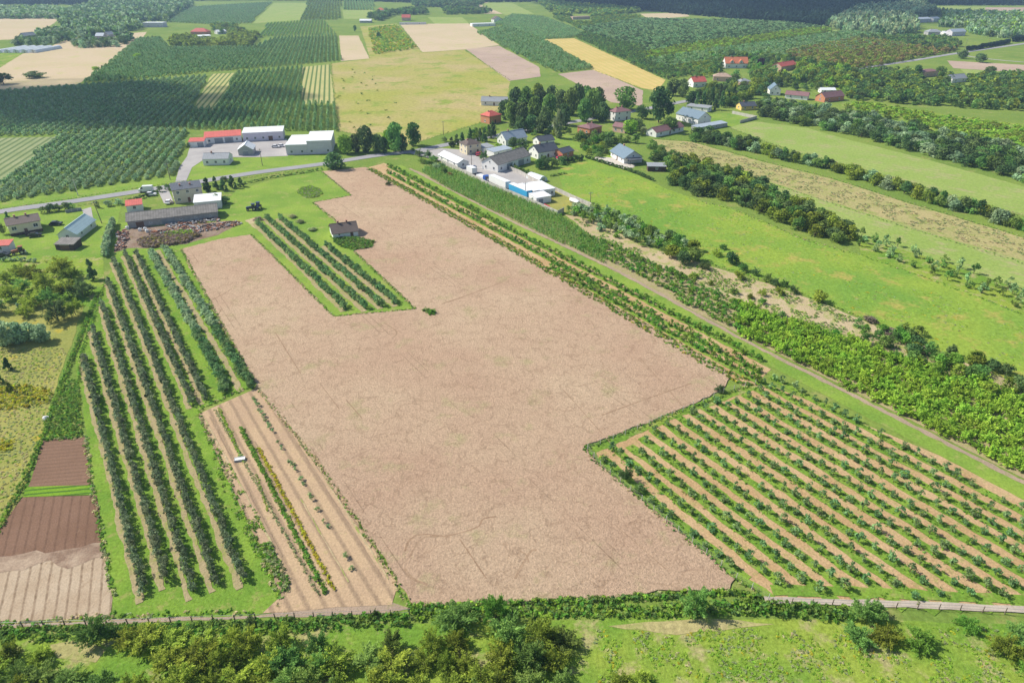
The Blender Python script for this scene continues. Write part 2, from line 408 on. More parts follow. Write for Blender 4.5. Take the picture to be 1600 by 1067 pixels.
# ------------------------------------------------------------------ ground sheets
def ragged(P, amp, step, seed):
    r = random.Random(seed); out = []
    for (a, b) in zip(P, P[1:]+P[:1]):
        ln = math.hypot(b[0]-a[0], b[1]-a[1]); n = max(1, min(400, int(ln/step)))
        nx, ny = -(b[1]-a[1])/max(ln, 1e-6), (b[0]-a[0])/max(ln, 1e-6); drift = 0
        for i in range(n):
            t = i/n; drift = drift*.7 + r.uniform(-amp, amp)*.7
            o = drift if i else 0
            out.append((a[0]+(b[0]-a[0])*t+nx*o, a[1]+(b[1]-a[1])*t+ny*o))
    return out
LAID = {}
def zsub(layer, P):
    """height of a sheet: 30 mm per layer, 3 mm between sheets of a layer that overlap"""
    A = np.array(P); b = (*A.min(0), *A.max(0)); used = set(); lst = LAID.setdefault(layer, [])
    for A2, b2, k in lst:
        if k in used or b[0] > b2[2]+1 or b2[0] > b[2]+1 or b[1] > b2[3]+1 or b2[1] > b[3]+1: continue
        g = lambda M: (M[None]+np.array([[0,0],[.6,0],[-.6,0],[0,.6],[0,-.6]])[:, None]).reshape(-1, 2)
        if inpoly(g(A), A2).any() or inpoly(g(A2), A).any(): used.add(k)
    k = 0
    while k in used: k += 1
    lst.append((A, b, k)); return .03*layer + .003*min(k, 9)
def sheetW(name, P, mat, layer, label, h=None, rag=.25, kind='structure', cat='ground', seed=1, step=2.5):
    if rag: P = ragged(list(P), rag, step, seed)
    z = zsub(layer, P) if h is None else h
    bm = bmesh.new(); vs = [bm.verts.new((x, y, z)) for x, y in P]
    es = [bm.edges.new((vs[i], vs[(i+1) % len(vs)])) for i in range(len(vs))]
    if h is not None:
        lo = [bm.verts.new((x, y, -.02)) for x, y in P]
        for i in range(len(vs)):
            j = (i+1) % len(vs); bm.faces.new((lo[i], lo[j], vs[j], vs[i]))
    bmesh.ops.triangle_fill(bm, edges=es, use_beauty=True, normal=(0, 0, 1))
    bmesh.ops.recalc_face_normals(bm, faces=bm.faces)
    up = [f for f in bm.faces if abs(f.normal.z) > .9]
    for f in up:
        if f.normal.z < 0: f.normal_flip()
    me = bpy.data.meshes.new(name); bm.to_mesh(me); bm.free(); me.materials.append(mat)
    o = link(name, me); return tag(o, label, cat, None, kind)
def sheet(name, poly, mat, layer, label, **k): return sheetW(name, W(poly), mat, layer, label, **k)
def ribbon(pp, width, name, mat, layer, label, smooth=True, **k):
    P = [Vector(p) for p in W(pp)]
    if smooth:
        Q = []
        for i in range(len(P)-1):
            p0 = P[max(i-1, 0)]; p1 = P[i]; p2 = P[i+1]; p3 = P[min(i+2, len(P)-1)]
            for s in range(6):
                t = s/6; Q.append(.5*((2*p1)+(p2-p0)*t+(2*p0-5*p1+4*p2-p3)*t*t+(3*p1-p0-3*p2+p3)*t**3))
        P = Q+[P[-1]]
    rg = k.pop('rag', .12); cat = k.pop('cat', 'ground'); rr = random.Random(len(label)*7+layer)
    Q = [P[0]]; st = max(1.5, (P[-1]-P[0]).length/260)
    for p in P[1:]:
        n = max(1, int((p-Q[-1]).length/st)); a0 = Q[-1]
        for i in range(1, n+1): Q.append(a0+(p-a0)*i/n)
    V = []
    for i, p in enumerate(Q):
        d = (Q[min(i+1, len(Q)-1)]-Q[max(i-1, 0)]).normalized(); n = Vector((-d.y, d.x))
        a = p+n*(width/2+rr.uniform(-rg, rg)); b = p-n*(width/2+rr.uniform(-rg, rg)); V += [(a.x, a.y), (b.x, b.y)]
    z = k.pop('z', None) or zsub(layer, [v for v in V[0::2]]+[v for v in V[1::2]][::-1]); V = [(*v, z) for v in V]
    me = bpy.data.meshes.new(name); me.from_pydata(V, [], [(2*i, 2*i+1, 2*i+3, 2*i+2) for i in range(len(Q)-1)]); me.materials.append(mat); me.update()
    return tag(link(name, me), label, cat, None, 'structure')
GM = {
 'base': gmat('grass_base', (.15, .23, .045), (.20, .27, .055), (.27, .28, .09), .02, .1, 1.0, .4),
 'lawn': gmat('grass_lawn', (.165, .275, .045), (.235, .335, .055), (.28, .31, .09), .06, .22, 1.6, .36, .54),
 'orchardgrass': gmat('grass_orchard', (.14, .255, .035), (.205, .32, .045), (.26, .29, .08), .1, .45, 2.0, .45, .54),
 'mown': gmat('grass_mown', (.24, .33, .075), (.29, .36, .10), (.34, .33, .15), .03, .09, .9, .34, .50, stripe=(-100, 4, (.25, .34, .085), .4, 1.2, 0)),
 'meadow': gmat('meadow_bright', (.155, .28, .045), (.24, .335, .05), (.34, .315, .08), .03, .10, .9, .4, .53),
 'oldmeadow': gmat('meadow_old', (.25, .27, .07), (.32, .31, .09), (.40, .33, .05), .05, .2, 1.5, .3, .56),
 'goldmeadow': gmat('meadow_gold', (.33, .33, .08), (.41, .34, .15), (.24, .30, .06), .014, .05, .45, .36, .52),
 'lowmeadow': gmat('meadow_rough', (.14, .26, .035), (.25, .325, .05), (.35, .32, .14), .07, .22, 1.6, .5, .52),
 'dryweed': gmat('dry_weeds', (.34, .32, .13), (.40, .34, .16), (.25, .29, .08), .05, .2, 1.2, .4, .50),
 'wheat': gmat('ripe_wheat', (.455, .312, .212), (.505, .372, .25), (.41, .335, .19), .022, .11, 3.0, .46, .56, .3, cracks=True,
               tram=((-5, 31, 3, .0002, .45), (-5, 31, 4.7, .0002, .45))),
 'sand': gmat('sandy_soil', (.43, .34, .20), (.48, .385, .24), (.30, .33, .10), .06, .2, 2.0, .36, .50),
 'bed': gmat('stubble_beds', (.44, .31, .20), (.50, .36, .22), (.42, .36, .16), .08, .5, 2.6, .28, .60, stripe=(-22, 2.3, (.30, .215, .14), .62, 1.05, 0)),
 'strip': gmat('row_strip_soil', (.38, .31, .18), (.34, .29, .15), (.28, .30, .09), .15, .6, 2.4, .4, .52),
 'tan': gmat('orchard_floor', (.43, .285, .145), (.50, .35, .195), (.36, .31, .12), .12, .5, 2.4, .42, .54),
 'brown': gmat('tilled_brown', (.195, .115, .075), (.23, .14, .095), (.27, .18, .12), .08, .4, 3.5, .25, .62, stripe=(240, 1.5, (.13, .08, .055), .78, 1.2, 0)),
 'brown2': gmat('tilled_ridged', (.22, .135, .09), (.25, .155, .105), None, .08, .4, 3.5, .25, .62, stripe=(9000, 1.1, (.16, .10, .07), .6, 1.3, 0)),
 'palesoil': gmat('tilled_dry', (.42, .32, .22), (.48, .38, .27), (.36, .26, .17), .15, .5, 3.5, .25, .58, stripe=(240, 1.5, (.22, .155, .10), .78, 1.1, 0)),
 'stubbleP': gmat('stubble_pink', (.40, .30, .24), (.46, .35, .27), (.36, .30, .18), .02, .1, .8, .15),
 'stubbleB': gmat('stubble_beige', (.50, .41, .25), (.54, .43, .29), (.44, .42, .18), .015, .06, .6, .15),
 'gold': gmat('stubble_gold', (.52, .40, .14), (.58, .44, .17), (.46, .43, .13), .03, .1, .8, .15, stripe=(600, 6, (.47, .40, .12), .5, 1.2, 0)),
 'asphalt': gmat('asphalt_grey', (.30, .30, .31), (.34, .33, .34), (.26, .26, .26), .1, .6, 6, .12, .6, .01),
 'yard': gmat('yard_paving', (.36, .34, .33), (.42, .40, .38), (.30, .29, .27), .1, .4, 4, .15, .6, .01),
 'concrete': gmat('concrete_path', (.52, .47, .41), (.56, .52, .45), (.44, .38, .30), .1, .5, 4, .15, .62, .02),
 'palesoil2': gmat('path_gravel', (.40, .34, .28), (.46, .40, .33), (.34, .30, .20), .2, .6, 4, .2, .58, .02),
 'track': gmat('dirt_track', (.34, .26, .19), (.40, .30, .22), (.30, .27, .13), .1, .6, 3, .25),
 'pale_rows': gmat('nursery_rows', (.40, .40, .16), (.46, .42, .18), None, .05, .3, 1, .15, stripe=(515, 3.6, (.13, .19, .06), .55, .8, 0)),
 'greenrows': gmat('vegetable_rows', (.16, .30, .03), (.22, .36, .03), None, .1, .5, 3, .3, stripe=(9000, 1.2, (.08, .16, .03), .5, .9, 0)),
 'rubble': gmat('rubble_soil', (.24, .16, .11), (.33, .25, .19), (.20, .26, .07), .2, .6, 2.5, .5, .58, .4),
}
sheetW('ground', [(-9000, -300), (9000, -300), (9000, 12000), (-9000, 12000)], GM['base'], 0, 'green base ground under all the fields', rag=0)
F_ = sheet
# --- left and centre
F_('meadow', [(-80,470),(130,478),(112,540),(90,600),(62,690),(35,765),(0,835),(-80,930)], GM['oldmeadow'], 1, 'dry yellowish meadow along the left edge', rag=.4)
F_('meadow', [(-80,400),(160,400),(165,440),(150,480),(130,478),(-80,470)], GM['lowmeadow'], 1, 'grass under the fruit trees at the left edge')
F_('lawn', [(-60,342),(60,330),(190,318),(185,345),(172,400),(160,405),(-60,402)], GM['lawn'], 1, 'bright lawn around the beige house at the left')
F_('orchard_grass', [(185,392),(240,376),(283,388),(400,603),(310,640),(440,945),(400,962),(188,968),(170,935),(160,850),(125,610),(118,560),(150,470),(165,440)], GM['orchardgrass'], 1, 'bright green grass of the left orchard')
F_('lawn', [(170,405),(175,350),(340,330),(370,296),(505,262),(549,306),(489,317),(527,347),(553,393),(649,483),(521,495),(392,367),(340,377),(283,392),(240,378)], GM['lawn'], 1, 'bright lawn between the long barn and the wheat', rag=.3)
F_('vegetable_plot', [(105,592),(122,595),(130,683),(70,690),(85,640)], GM['lowmeadow'], 2, 'leafy green vegetable plot above the brown beds')
F_('ploughed_field', [(68,688),(133,683),(142,758),(44,762)], GM['brown2'], 2, 'upper brown tilled bed with fine ridges', rag=.12)
F_('vegetable_rows', [(40,761),(146,758),(146,773),(36,777)], GM['greenrows'], 3, 'narrow strip of green and yellow rows between the brown beds', rag=.1)
F_('ploughed_field', [(35,777),(151,774),(163,856),(90,868),(0,878),(-60,885),(-20,835),(5,820)], GM['brown'], 2, 'darker brown tilled bed with wheel tracks', rag=.15)
F_('ploughed_field', [(-90,885),(0,878),(90,868),(163,856),(176,935),(172,965),(-110,975)], GM['palesoil'], 2, 'pale dry tilled soil at the lower left', rag=.2)
F_('ploughed_field', [(-75,878),(0,870),(90,861),(163,848),(166,870),(90,884),(0,895),(-80,903)], gmat('tilled_mixed', (.25,.17,.12), (.42,.32,.23), None, .25, .5, 3, .3), 3, 'mottled band where brown soil turns pale', rag=1.3, step=1.6)
F_('garden_soil', [(308,648),(400,607),(432,622),(560,815),(622,912),(612,945),(410,958),(440,930),(425,890)], GM['bed'], 2, 'sandy garden strip with long vegetable beds')
F_('garden_soil', [(610,940),(640,950),(610,958),(-90,985),(-90,976),(170,968),(400,962)], GM['track'], 1, 'bare soil strip along the lower fence')
F_('nursery_rows', [(-110,218),(88,214),(60,240),(0,292),(-110,350)], gmat('nursery_dim', (.24, .29, .13), (.30, .33, .17), None, .05, .3, 1, .2, stripe=(515, 3.8, (.13, .18, .075), .45, .9, 0)), 1, 'pale nursery rows at the far left', rag=.3)
F_('field_strip', [(330,116),(369,114),(337,172),(302,172)], GM['pale_rows'], 2, 'yellowish strip inside the big orchard', rag=.3)
F_('field_strip', [(472,105),(515,101),(523,162),(471,163)], GM['pale_rows'], 2, 'pale young rows beside the yellow meadow', rag=.3)
F_('road_verge', [(-80,320),(0,316),(270,276),(290,282),(300,290),(0,332),(-80,340)], GM['lawn'], 1, 'green verge of the road')
F_('lawn', [(300,262),(318,250),(520,240),(520,252),(400,268),(290,287)], GM['lawn'], 1, 'lawn in front of the white cottage')
# wheat: a crop standing 0.8 m high
WHEAT = [(283,390),(340,375),(392,367),(521,495),(649,483),(553,393),(525,347),(489,317),(549,306),(502,268),(572,262),(700,333),(800,392),(900,447),(1000,502),(1132,578),(1140,592),(1125,612),(1050,645),(912,700),(935,725),(985,765),(1060,830),(1148,905),(1140,922),(900,935),(760,945),(645,950),(622,912),(560,815),(500,725),(400,603)]
sheet('wheat_field', WHEAT, GM['wheat'], 0, 'large field of ripe pinkish tan wheat in the centre', h=.2, rag=.45, step=.9)
TR = gmat('trampled_wheat', (.30, .20, .125), (.37, .26, .17), None, .2, .8, 3, .4)
for i, (pp, w_) in enumerate([([(633,862),(640,845),(660,836),(700,840)],.35),([(632,890),(645,905),(668,915)],.45),([(640,872),(660,842),(700,838),(745,825),(755,812),(775,808)],.3),([(805,905),(818,880),(830,862),(838,861)],.4),([(812,862),(822,868),(826,880)],.25),([(718,843),(760,905)],.22),([(690,476),(720,466),(785,442)],.5),([(430,520),(470,585)],.22),([(1000,560),(1070,640)],.15),([(880,610),(960,700)],.15),([(541,626),(566,655)],.2),([(330,470),(350,460),(362,452)],.35),([(346,484),(340,495)],.3),([(940,650),(1000,628),(1080,600)],.3),([(600,505),(620,520),(612,530)],.3),([(960,820),(1040,890)],.15),([(500,600),(530,640)],.15)]):
    ribbon(pp, w_, 'trampled_line', TR, 0, 'thin dark trampled line in the wheat', z=.2035+.0007*i, rag=.1*w_)
TR2 = gmat('wheel_rut', (.30, .21, .14), (.36, .26, .17), None, .2, .8, 3, .3)
# --- right of the wheat
VR = (-5, -62)
def sl(x, m): return (x, VR[1] + m*(x-VR[0]))
F_('orchard_floor', [sl(575,.558),sl(640,.556),sl(1132,.566),sl(1170,.572),sl(1205,.528),sl(960,.519),sl(640,.520),(600,255)], GM['tan'], 1, 'tan soil of the young tree strip beside the wheat')
F_('orchard_floor', [(930,705),(1180,600),sl(1210,.548),sl(1640,.513),(1640,960),(1600,950),(1220,940),(1150,902),(1060,828),(985,762),(938,722)], GM['tan'], 1, 'tan soil of the right orchard')
ribbon([sl(620,.514),sl(800,.516),sl(960,.511),sl(1040,.513),sl(1150,.517),sl(1660,.518)], 4.6, 'grass_strip', GM['lawn'], 2, 'long green grass track beside the young trees', smooth=False)
ribbon([sl(640,.505),sl(800,.507),sl(960,.501),sl(1040,.504),sl(1150,.5085),sl(1660,.5085)], 1.3, 'dirt_track', GM['track'], 3, 'narrow brown dirt track beside the bushes', smooth=False, rag=.25)
F_('sandy_strip', [(880,335),(930,343),(1000,383),(1100,412),(1200,443),(1300,480),(1400,523),(1500,563),(1640,625),(1640,670),(1500,625),(1400,580),(1300,535),(1200,485),(1100,445),(1000,412),(930,372)], GM['sand'], 1, 'sandy strip between the bushes and the bright meadow', rag=.5)
F_('bush_soil', [sl(645,.503),sl(905,.465),sl(1165,.458),sl(1640,.41),sl(1640,.504),sl(1160,.504),sl(905,.503)], GM['strip'], 2, 'soil under the rows of bushes')
F_('meadow', [(872,262),(915,243),(1000,275),(1045,297),(1090,313),(1150,328),(1260,376),(1350,400),(1480,446),(1640,506),(1640,622),(1500,560),(1400,520),(1300,478),(1200,441),(1100,410),(1000,368),(940,335),(930,322),(880,300)], GM['meadow'], 3, 'bright green meadow right of the village', rag=.4)
F_('mown_field', [(1120,262),(1200,283),(1330,325),(1450,362),(1640,418),(1640,470),(1480,411),(1350,373),(1260,340),(1190,300)], GM['mown'], 2, 'light mown strip between the dry weeds and the tree belt', rag=.3)
F_('grass', [(1335,360),(1480,405),(1640,462),(1640,508),(1480,448),(1345,398)], GM['lowmeadow'], 1, 'rough grass under the sparse young trees', rag=.3)
F_('dry_weeds', [(1020,218),(1080,222),(1180,250),(1300,280),(1400,312),(1500,342),(1640,384),(1640,420),(1450,363),(1330,326),(1200,284),(1120,263),(1040,240)], GM['dryweed'], 3, 'dry tan weed strip running to the right edge', rag=.4)
F_('mown_field', [(1130,195),(1180,190),(1260,200),(1340,222),(1450,250),(1640,303),(1640,348),(1480,303),(1350,265),(1250,240),(1180,216)], GM['mown'], 1, 'light green mown field below the dark tree belt', rag=.4)
F_('scrub_field', [(1310,165),(1340,157),(1480,180),(1640,200),(1640,250),(1500,215),(1400,190)], GM['lowmeadow'], 1, 'yellow green scrub strip at the right')
F_('field', [(1480,95),(1640,104),(1640,116),(1490,107)], GM['stubbleP'], 2, 'thin tan field by the right edge')
F_('field', [(1500,108),(1640,118),(1640,130),(1510,116)], GM['mown'], 1, 'thin green field by the right edge')
F_('field', [(1540,12),(1640,12),(1640,24),(1530,22)], GM['stubbleP'], 1, 'far tan sandy field at the top right')
F_('field', [(1440,10),(1540,11),(1540,24),(1460,26)], GM['mown'], 1, 'far green field at the top right')
# --- upper middle
F_('yellow_meadow', [(517,100),(600,88),(660,81),(725,78),(797,126),(790,165),(750,192),(640,226),(530,205),(522,150)], GM['goldmeadow'], 1, 'yellow meadow in the upper middle', rag=.6)
F_('stubble_field', [(625,38),(732,37),(780,71),(725,78),(660,82)], GM['stubbleB'], 2, 'beige stubble field beyond the yellow meadow', rag=.5)
F_('stubble_field', [(728,77),(780,72),(842,105),(845,120),(795,127)], GM['stubbleP'], 2, 'pinkish ploughed field right of the yellow meadow', rag=.4)
F_('stubble_field', [(872,116),(930,109),(1005,142),(1003,166),(955,160)], GM['stubbleP'], 2, 'pinkish stubble field above the village grove', rag=.4)
F_('stubble_field', [(848,62),(897,60),(1040,125),(1028,142),(1002,138),(928,110)], GM['gold'], 2, 'golden stubble strip above the village', rag=.4)
F_('field', [(530,56),(560,56),(577,92),(533,96)], GM['stubbleB'], 2, 'narrow beige strip beside the orchard', rag=.4)
F_('field', [(563,42),(620,37),(658,81),(578,91)], GM['goldmeadow'], 1, 'yellow flowering strip beside the beige field', rag=.4)
F_('field', [(668,27),(722,27),(733,37),(682,40)], GM['mown'], 1, 'small light green field near the top')
F_('field', [(428,5),(481,5),(468,32),(394,37)], GM['mown'], 2, 'light green field between far orchards')
F_('field', [(535,16),(583,16),(575,30),(537,30)], GM['mown'], 1, 'small far green field')
F_('field', [(-80,30),(95,28),(80,40),(20,62),(-80,66)], GM['stubbleB'], 1, 'far beige field at the top left', rag=.6)
F_('field', [(-80,104),(60,80),(110,60),(230,50),(205,80),(120,133),(-80,150)], GM['stubbleB'], 1, 'beige stubble field at the upper left', rag=.6)
F_('field', [(-80,85),(45,78),(0,106),(-80,118)], GM['lowmeadow'], 2, 'green strip below the greenhouse tunnels')
F_('field', [(660,5),(760,4),(830,22),(760,22)], GM['stubbleB'], 1, 'far beige field at the top centre')
F_('field', [(745,5),(800,5),(835,22),(790,24)], GM['mown'], 2, 'far green field at the top centre')
F_('field', [(1000,22),(1070,20),(1078,26),(1015,31)], GM['stubbleB'], 2, 'far beige clearing before the forest')
F_('field', [(1240,46),(1320,44),(1325,50),(1262,51)], GM['mown'], 2, 'far green clearing before the forest')
# roads
ribbon([(-90,350),(0,331),(100,317),(230,297),(300,286),(400,270),(500,257),(590,243),(650,236),(705,225),(800,208),(900,190),(1000,172),(1100,153),(1165,141),(1200,135),(1280,119),(1345,107),(1420,96),(1500,83),(1640,63)], 6.0, 'road', GM['asphalt'], 4, 'grey asphalt road crossing behind the farm', rag=.08)
ribbon([(1490,84),(1540,92),(1640,101)], 4, 'road', GM['yard'], 3, 'pale side road at the right edge')
F_('yard', [(296,232),(320,222),(448,217),(450,244),(400,246),(360,246),(325,243),(318,250),(300,262),(290,285),(273,288),(280,262),(292,245)], GM['yard'], 3, 'paved yard of the white halls', rag=.05)
F_('yard', [(640,240),(690,232),(745,236),(760,246),(800,262),(836,283),(880,322),(900,330),(868,334),(800,303),(760,285),(700,255)], GM['yard'], 3, 'grey paved village yard with parked trailers', rag=.05)
F_('yard', [(845,297),(870,296),(915,323),(905,330),(875,333),(852,320)], GM['oldmeadow'], 4, 'small grass patch at the end of the yard', rag=.2)
F_('yard', [(955,248),(985,262),(995,259),(978,255),(960,243)], GM['concrete'], 4, 'pale terrace before the new house', rag=.05)
F_('yard', [(930,245),(960,247),(992,262),(975,264),(950,256),(928,249)], GM['concrete'], 3, 'pale drive of the new house', rag=.05)
F_('yard', [(246,297),(262,294),(272,318),(256,318)], GM['yard'], 3, 'paved drive beside the two storey house', rag=.05)
F_('yard', [(868,243),(892,243),(885,250),(866,249)], GM['concrete'], 3, 'pale drive beside the dark roofed house', rag=.05)
F_('yard', [(128,328),(142,324),(146,345),(134,345)], GM['yard'], 3, 'short driveway from the road', rag=.05)
ribbon([(1195,938),(1300,941),(1400,944),(1500,948),(1650,956)], 1.25, 'path', GM['palesoil2'], 5, 'pale concrete path along the lower right fence')
F_('rubble_ground', [(178,395),(186,362),(208,356),(360,345),(378,350),(340,368),(290,382),(240,388),(200,388)], GM['rubble'], 2, 'bare rubble ground before the long barn', rag=.7)
F_('rubble_ground', [(382,345),(398,340),(412,350),(400,358)], GM['sand'], 2, 'bare patch at the top of the inner tree rows', rag=.3)
F_('lawn', [(870,262),(888,250),(905,243),(940,250),(990,268),(915,246)], GM['lawn'], 1, 'lawn behind the dark hedge')
F_('lawn', [(835,205),(875,208),(930,225),(975,245),(960,248),(930,244),(880,226)], GM['lawn'], 1, 'lawn before the orange brick house')
F_('lawn', [(1100,180),(1140,176),(1180,187),(1140,200),(1105,196)], GM['lawn'], 2, 'lawn beside the long grey shed')
F_('rough_meadow', [(-80,990),(150,995),(560,975),(940,965),(1640,975),(1640,1120),(-80,1120)], GM['lowmeadow'], 1, 'rough flowering meadow along the bottom', rag=.3)
F_('bare_patch', [(75,1008),(120,1000),(165,1015),(150,1035),(90,1028)], GM['dryweed'], 2, 'small bare patch among the lower trees', rag=.4)
F_('bare_patch', [(950,978),(1100,966),(1210,975),(1060,992)], GM['dryweed'], 2, 'dry worn strip below the hedge', rag=.4)
F_('weed_circle', [(460,302),(468,293),(485,290),(502,295),(507,304),(497,310),(478,311)], GM['lowmeadow'], 2, 'round patch of weeds in the lawn', rag=.4)
# ------------------------------------------------------------------ orchards
ROWS_L = [((132,561),(227,932)),((146,517),(262,912)),((161,479),(304,928)),((170,443),(340,915)),((179,410),(382,910)),((197,400),(302,634)),((214,398),(322,627))]
def line_pts(a, b, sp, jit=.1, seed=0):
    r = np.random.default_rng(seed); A, B = np.array(G(*a)), np.array(G(*b)); n = max(1, int(np.linalg.norm(B-A)/sp))
    return A[None] + (B-A)[None]*((np.arange(n)+.5)/n)[:, None] + r.normal(size=(n, 2))*jit
def soil_strip(a, b, off, wid, label):
    A, B = Vector(G(*a)), Vector(G(*b)); d = (B-A).normalized(); n = Vector((d.y, -d.x))
    if n.x > 0: n = -n
    A = A-d*.6; B = B+d*.9; c = n*off; h = n*wid/2
    sheetW('soil_strip', [tuple(A+c-h), tuple(B+c-h), tuple(B+c+h), tuple(A+c+h)], GM['strip'], 3, label, rag=.28, step=.9)
rows = []
for i, (a, b) in enumerate(ROWS_L):
    soil_strip(a, b, .95, 1.0, 'pale soil strip along the %s slender tree row' % nth(i))
    rows.append(line_pts(a, b, .95, .1, i))
plant(rows, 300, T_spin, T_low, 'greyd', 1.5, 2.1, 'apple_tree', 'apple tree', 'slender apple trees in the left orchard',
      lambda i, j: 'slender apple tree, %s from the near end, %s row of the left orchard' % (nth(j), nth(i)),
      'remaining slender apple trees further along the left orchard rows', [('greyd', 1)], 3)
rows = [np.concatenate([line_pts(a, b, 1.1, .35, i), line_pts(a, b, 1.1, .35, i+9)]) for i, (a, b) in enumerate([((236,395),(357,612)),((258,390),(394,606))])]
soil_strip((247,392), (376,609), 0, 1.3, 'pale strip between the two dense bush rows')
plant(rows, 120, T_spin, T_low, 'appley', 2.0, 1.8, 'berry_bush', 'bush', 'dense bushes in the two wide rows by the wheat',
      lambda i, j: 'dense leafy bush, %s from the near end, %s wide row by the wheat' % (nth(j), nth(i)),
      'remaining dense bushes in the two wide rows', [('grey', 1)], 4)
ROWS_I = [((402,350),(540,484)),((416,342),(572,484)),((437,342),(597,480)),((509,385),(620,476))]
rows = []
for i, (a, b) in enumerate(ROWS_I):
    soil_strip(a, b, .9, 1.7, 'brown soil strip along the %s inner tree row' % nth(i)); rows.append(line_pts(a, b, 1.15, .15, i+20))
plant(rows, 300, T_young, T_low, 'appley', 2.1, 2.3, 'fruit_tree', 'fruit tree', 'fruit trees in the four rows inside the wheat',
      lambda i, j: 'small fruit tree, %s from the near end, %s row enclosed by the wheat' % (nth(j), nth(i)),
      'remaining fruit trees inside the wheat', [('apple', 1)], 5)
# right orchard: rows with green strips
ORP = [(925,715),(1168,610),sl(1205,.536),sl(1640,.5265),(1640,945),(1600,938),(1240,925),(1150,895),(1060,822),(985,757)]
rows = rows_in(ORP, VR[0], 3.75, 2.6, .2, .9, 5, clip=40)
rows = sorted(rows, key=lambda a: (a@np.array([vpdir(VR[0]).y, -vpdir(VR[0]).x])).mean())
d_ = vpdir(VR[0]); nrm_ = Vector((d_.y, -d_.x))
for i, row in enumerate(rows):
    p = row[np.argmin(row@np.array([d_.x, d_.y]))]; q = row[np.argmax(row@np.array([d_.x, d_.y]))]
    if np.linalg.norm(p-q) < 6: continue
    A = Vector(p)-d_*3.5; B = Vector(q)+d_*1.5; c = nrm_*.25; h = nrm_*.98
    sheetW('grass_strip', [tuple(A+c-h), tuple(B+c-h), tuple(B+c+h), tuple(A+c+h)], GM['orchardgrass'], 3, 'green grass strip under the %s row of the right orchard' % nth(i), rag=.28, step=1.3, seed=i)
plant(rows, 300, T_young, T_low, 'appley', 1.6, 1.85, 'young_apple_tree', 'young apple tree', 'young apple trees in the right orchard',
      lambda i, j: 'young apple tree, %s from the near end, %s right orchard row from the wheat' % (nth(j), nth(i)),
      'remaining young apple trees of the right orchard', [('apple', 1)], 6)
pts = np.concatenate([r_[:, None, :].repeat(7, 1).reshape(-1, 2) for r_ in rows]); rg = np.random.default_rng(3)
pts = pts + rg.uniform(-1.5, 1.5, pts.shape)[:, :1]*np.array([[d_.x, d_.y]]) + (rg.uniform(-.75, 1.15, len(pts)))[:, None]*np.array([[nrm_.x, nrm_.y]])
stuff('weeds', T_weed, [('fresh', 1), ('lush', .4)], pts, .6, .28, 'low green weeds in the right orchard strips', 'weeds', 7)
ribbon([(935,718),(1060,824),(1160,905),(1225,945)], 1.5, 'grass_strip', GM['orchardgrass'], 3, 'grass strip inside the fence of the right orchard', smooth=False, rag=.3)
ribbon([(926,704),(1050,650),(1180,603)], 2.0, 'grass_strip', GM['lowmeadow'], 2, 'worn grass strip along the upper fence of the right orchard', smooth=False, rag=.3)
ribbon([(1205,921),(1400,927),(1650,939)], 2.0, 'grass_strip', GM['orchardgrass'], 4, 'green strip above the concrete path', smooth=False, rag=.3)
# young trees in the strip beside the wheat
rows = []
for i, (m0, m1) in enumerate([(.5435,.542),(.5275,.5255),(.554,.5545)]):
    a = sl(606, m0) if i < 2 else sl(860, m0); rows.append(line_pts(a, sl(1190, m1), 1.9, .2, 40+i))
    ribbon([a, sl(1190, m1)], 1.7, 'grass_strip', GM['orchardgrass'], 3, 'thin grassy line under the %s young tree row by the wheat' % nth(i), smooth=False, rag=.25)
plant(rows, 290, T_young, T_low, 'fresh', 1.9, 2.0, 'young_fruit_tree', 'young fruit tree', 'young fruit trees in the strip beside the wheat',
      lambda i, j: 'young fruit tree, %s from the near end, %s row along the wheat' % (nth(j), nth(i)),
      'remaining young fruit trees beside the wheat', [('fresh', 1)], 8)
stuff('weeds', T_weed, [('fresh', 1), ('olive', 1), ('yellow', .1)], along([sl(578,.560),sl(800,.561),sl(1135,.568),sl(1175,.563)], .2, 3.2, 5, 1), 1.0, .6, 'weedy margin along the right side of the wheat', 'weeds', 9)
# maize and bushes
MZ = [sl(660,.50),(665,262),sl(700,.462),sl(860,.452),sl(905,.462),sl(945,.472),sl(945,.499),sl(860,.503),sl(700,.507)]
MR = rows_in(MZ, VR[0], .95, .55, .12, 0, 11)
stuff('maize', T_maize, [('maize', 1), ('fresh', .4)], np.concatenate(MR), .7, 1.7, 'dense strip of green maize beside the concrete wall', 'maize', 12)
BR = rows_in([sl(905,.466),sl(1165,.462),sl(1165,.503),sl(1040,.498),sl(960,.495),sl(905,.499)], VR[0], 2.9, 1.5, .3, .6, 13)
plant(BR, 300, T_young, T_low, 'fresh', 2.0, 1.7, 'currant_bush', 'bush', 'bushes in the strip between maize and hazels',
      lambda i, j: 'leafy bush, %s from the near end, %s bush row below the sandy strip' % (nth(j), nth(i)),
      'remaining green bushes of the strip', [('mid', 1), ('fresh', .6)], 14, gap=.08)
HZ = rows_in([sl(1150,.459),sl(1200,.458),sl(1400,.441),sl(1650,.425),sl(1650,.502),sl(1400,.503),sl(1160,.505)], VR[0], 3.1, 2.0, .4, .5, 15)
plant(HZ, 300, T_hazel, T_hazels, 'lush', 3.7, 2.7, 'hazel_bush', 'hazel bush', 'lush hazel bushes at the right',
      lambda i, j: 'lush light green hazel bush, %s from the near end, %s hazel row' % (nth(j), nth(i)),
      'remaining lush hazel bushes', [('lush', 1)], 16, gap=.02)
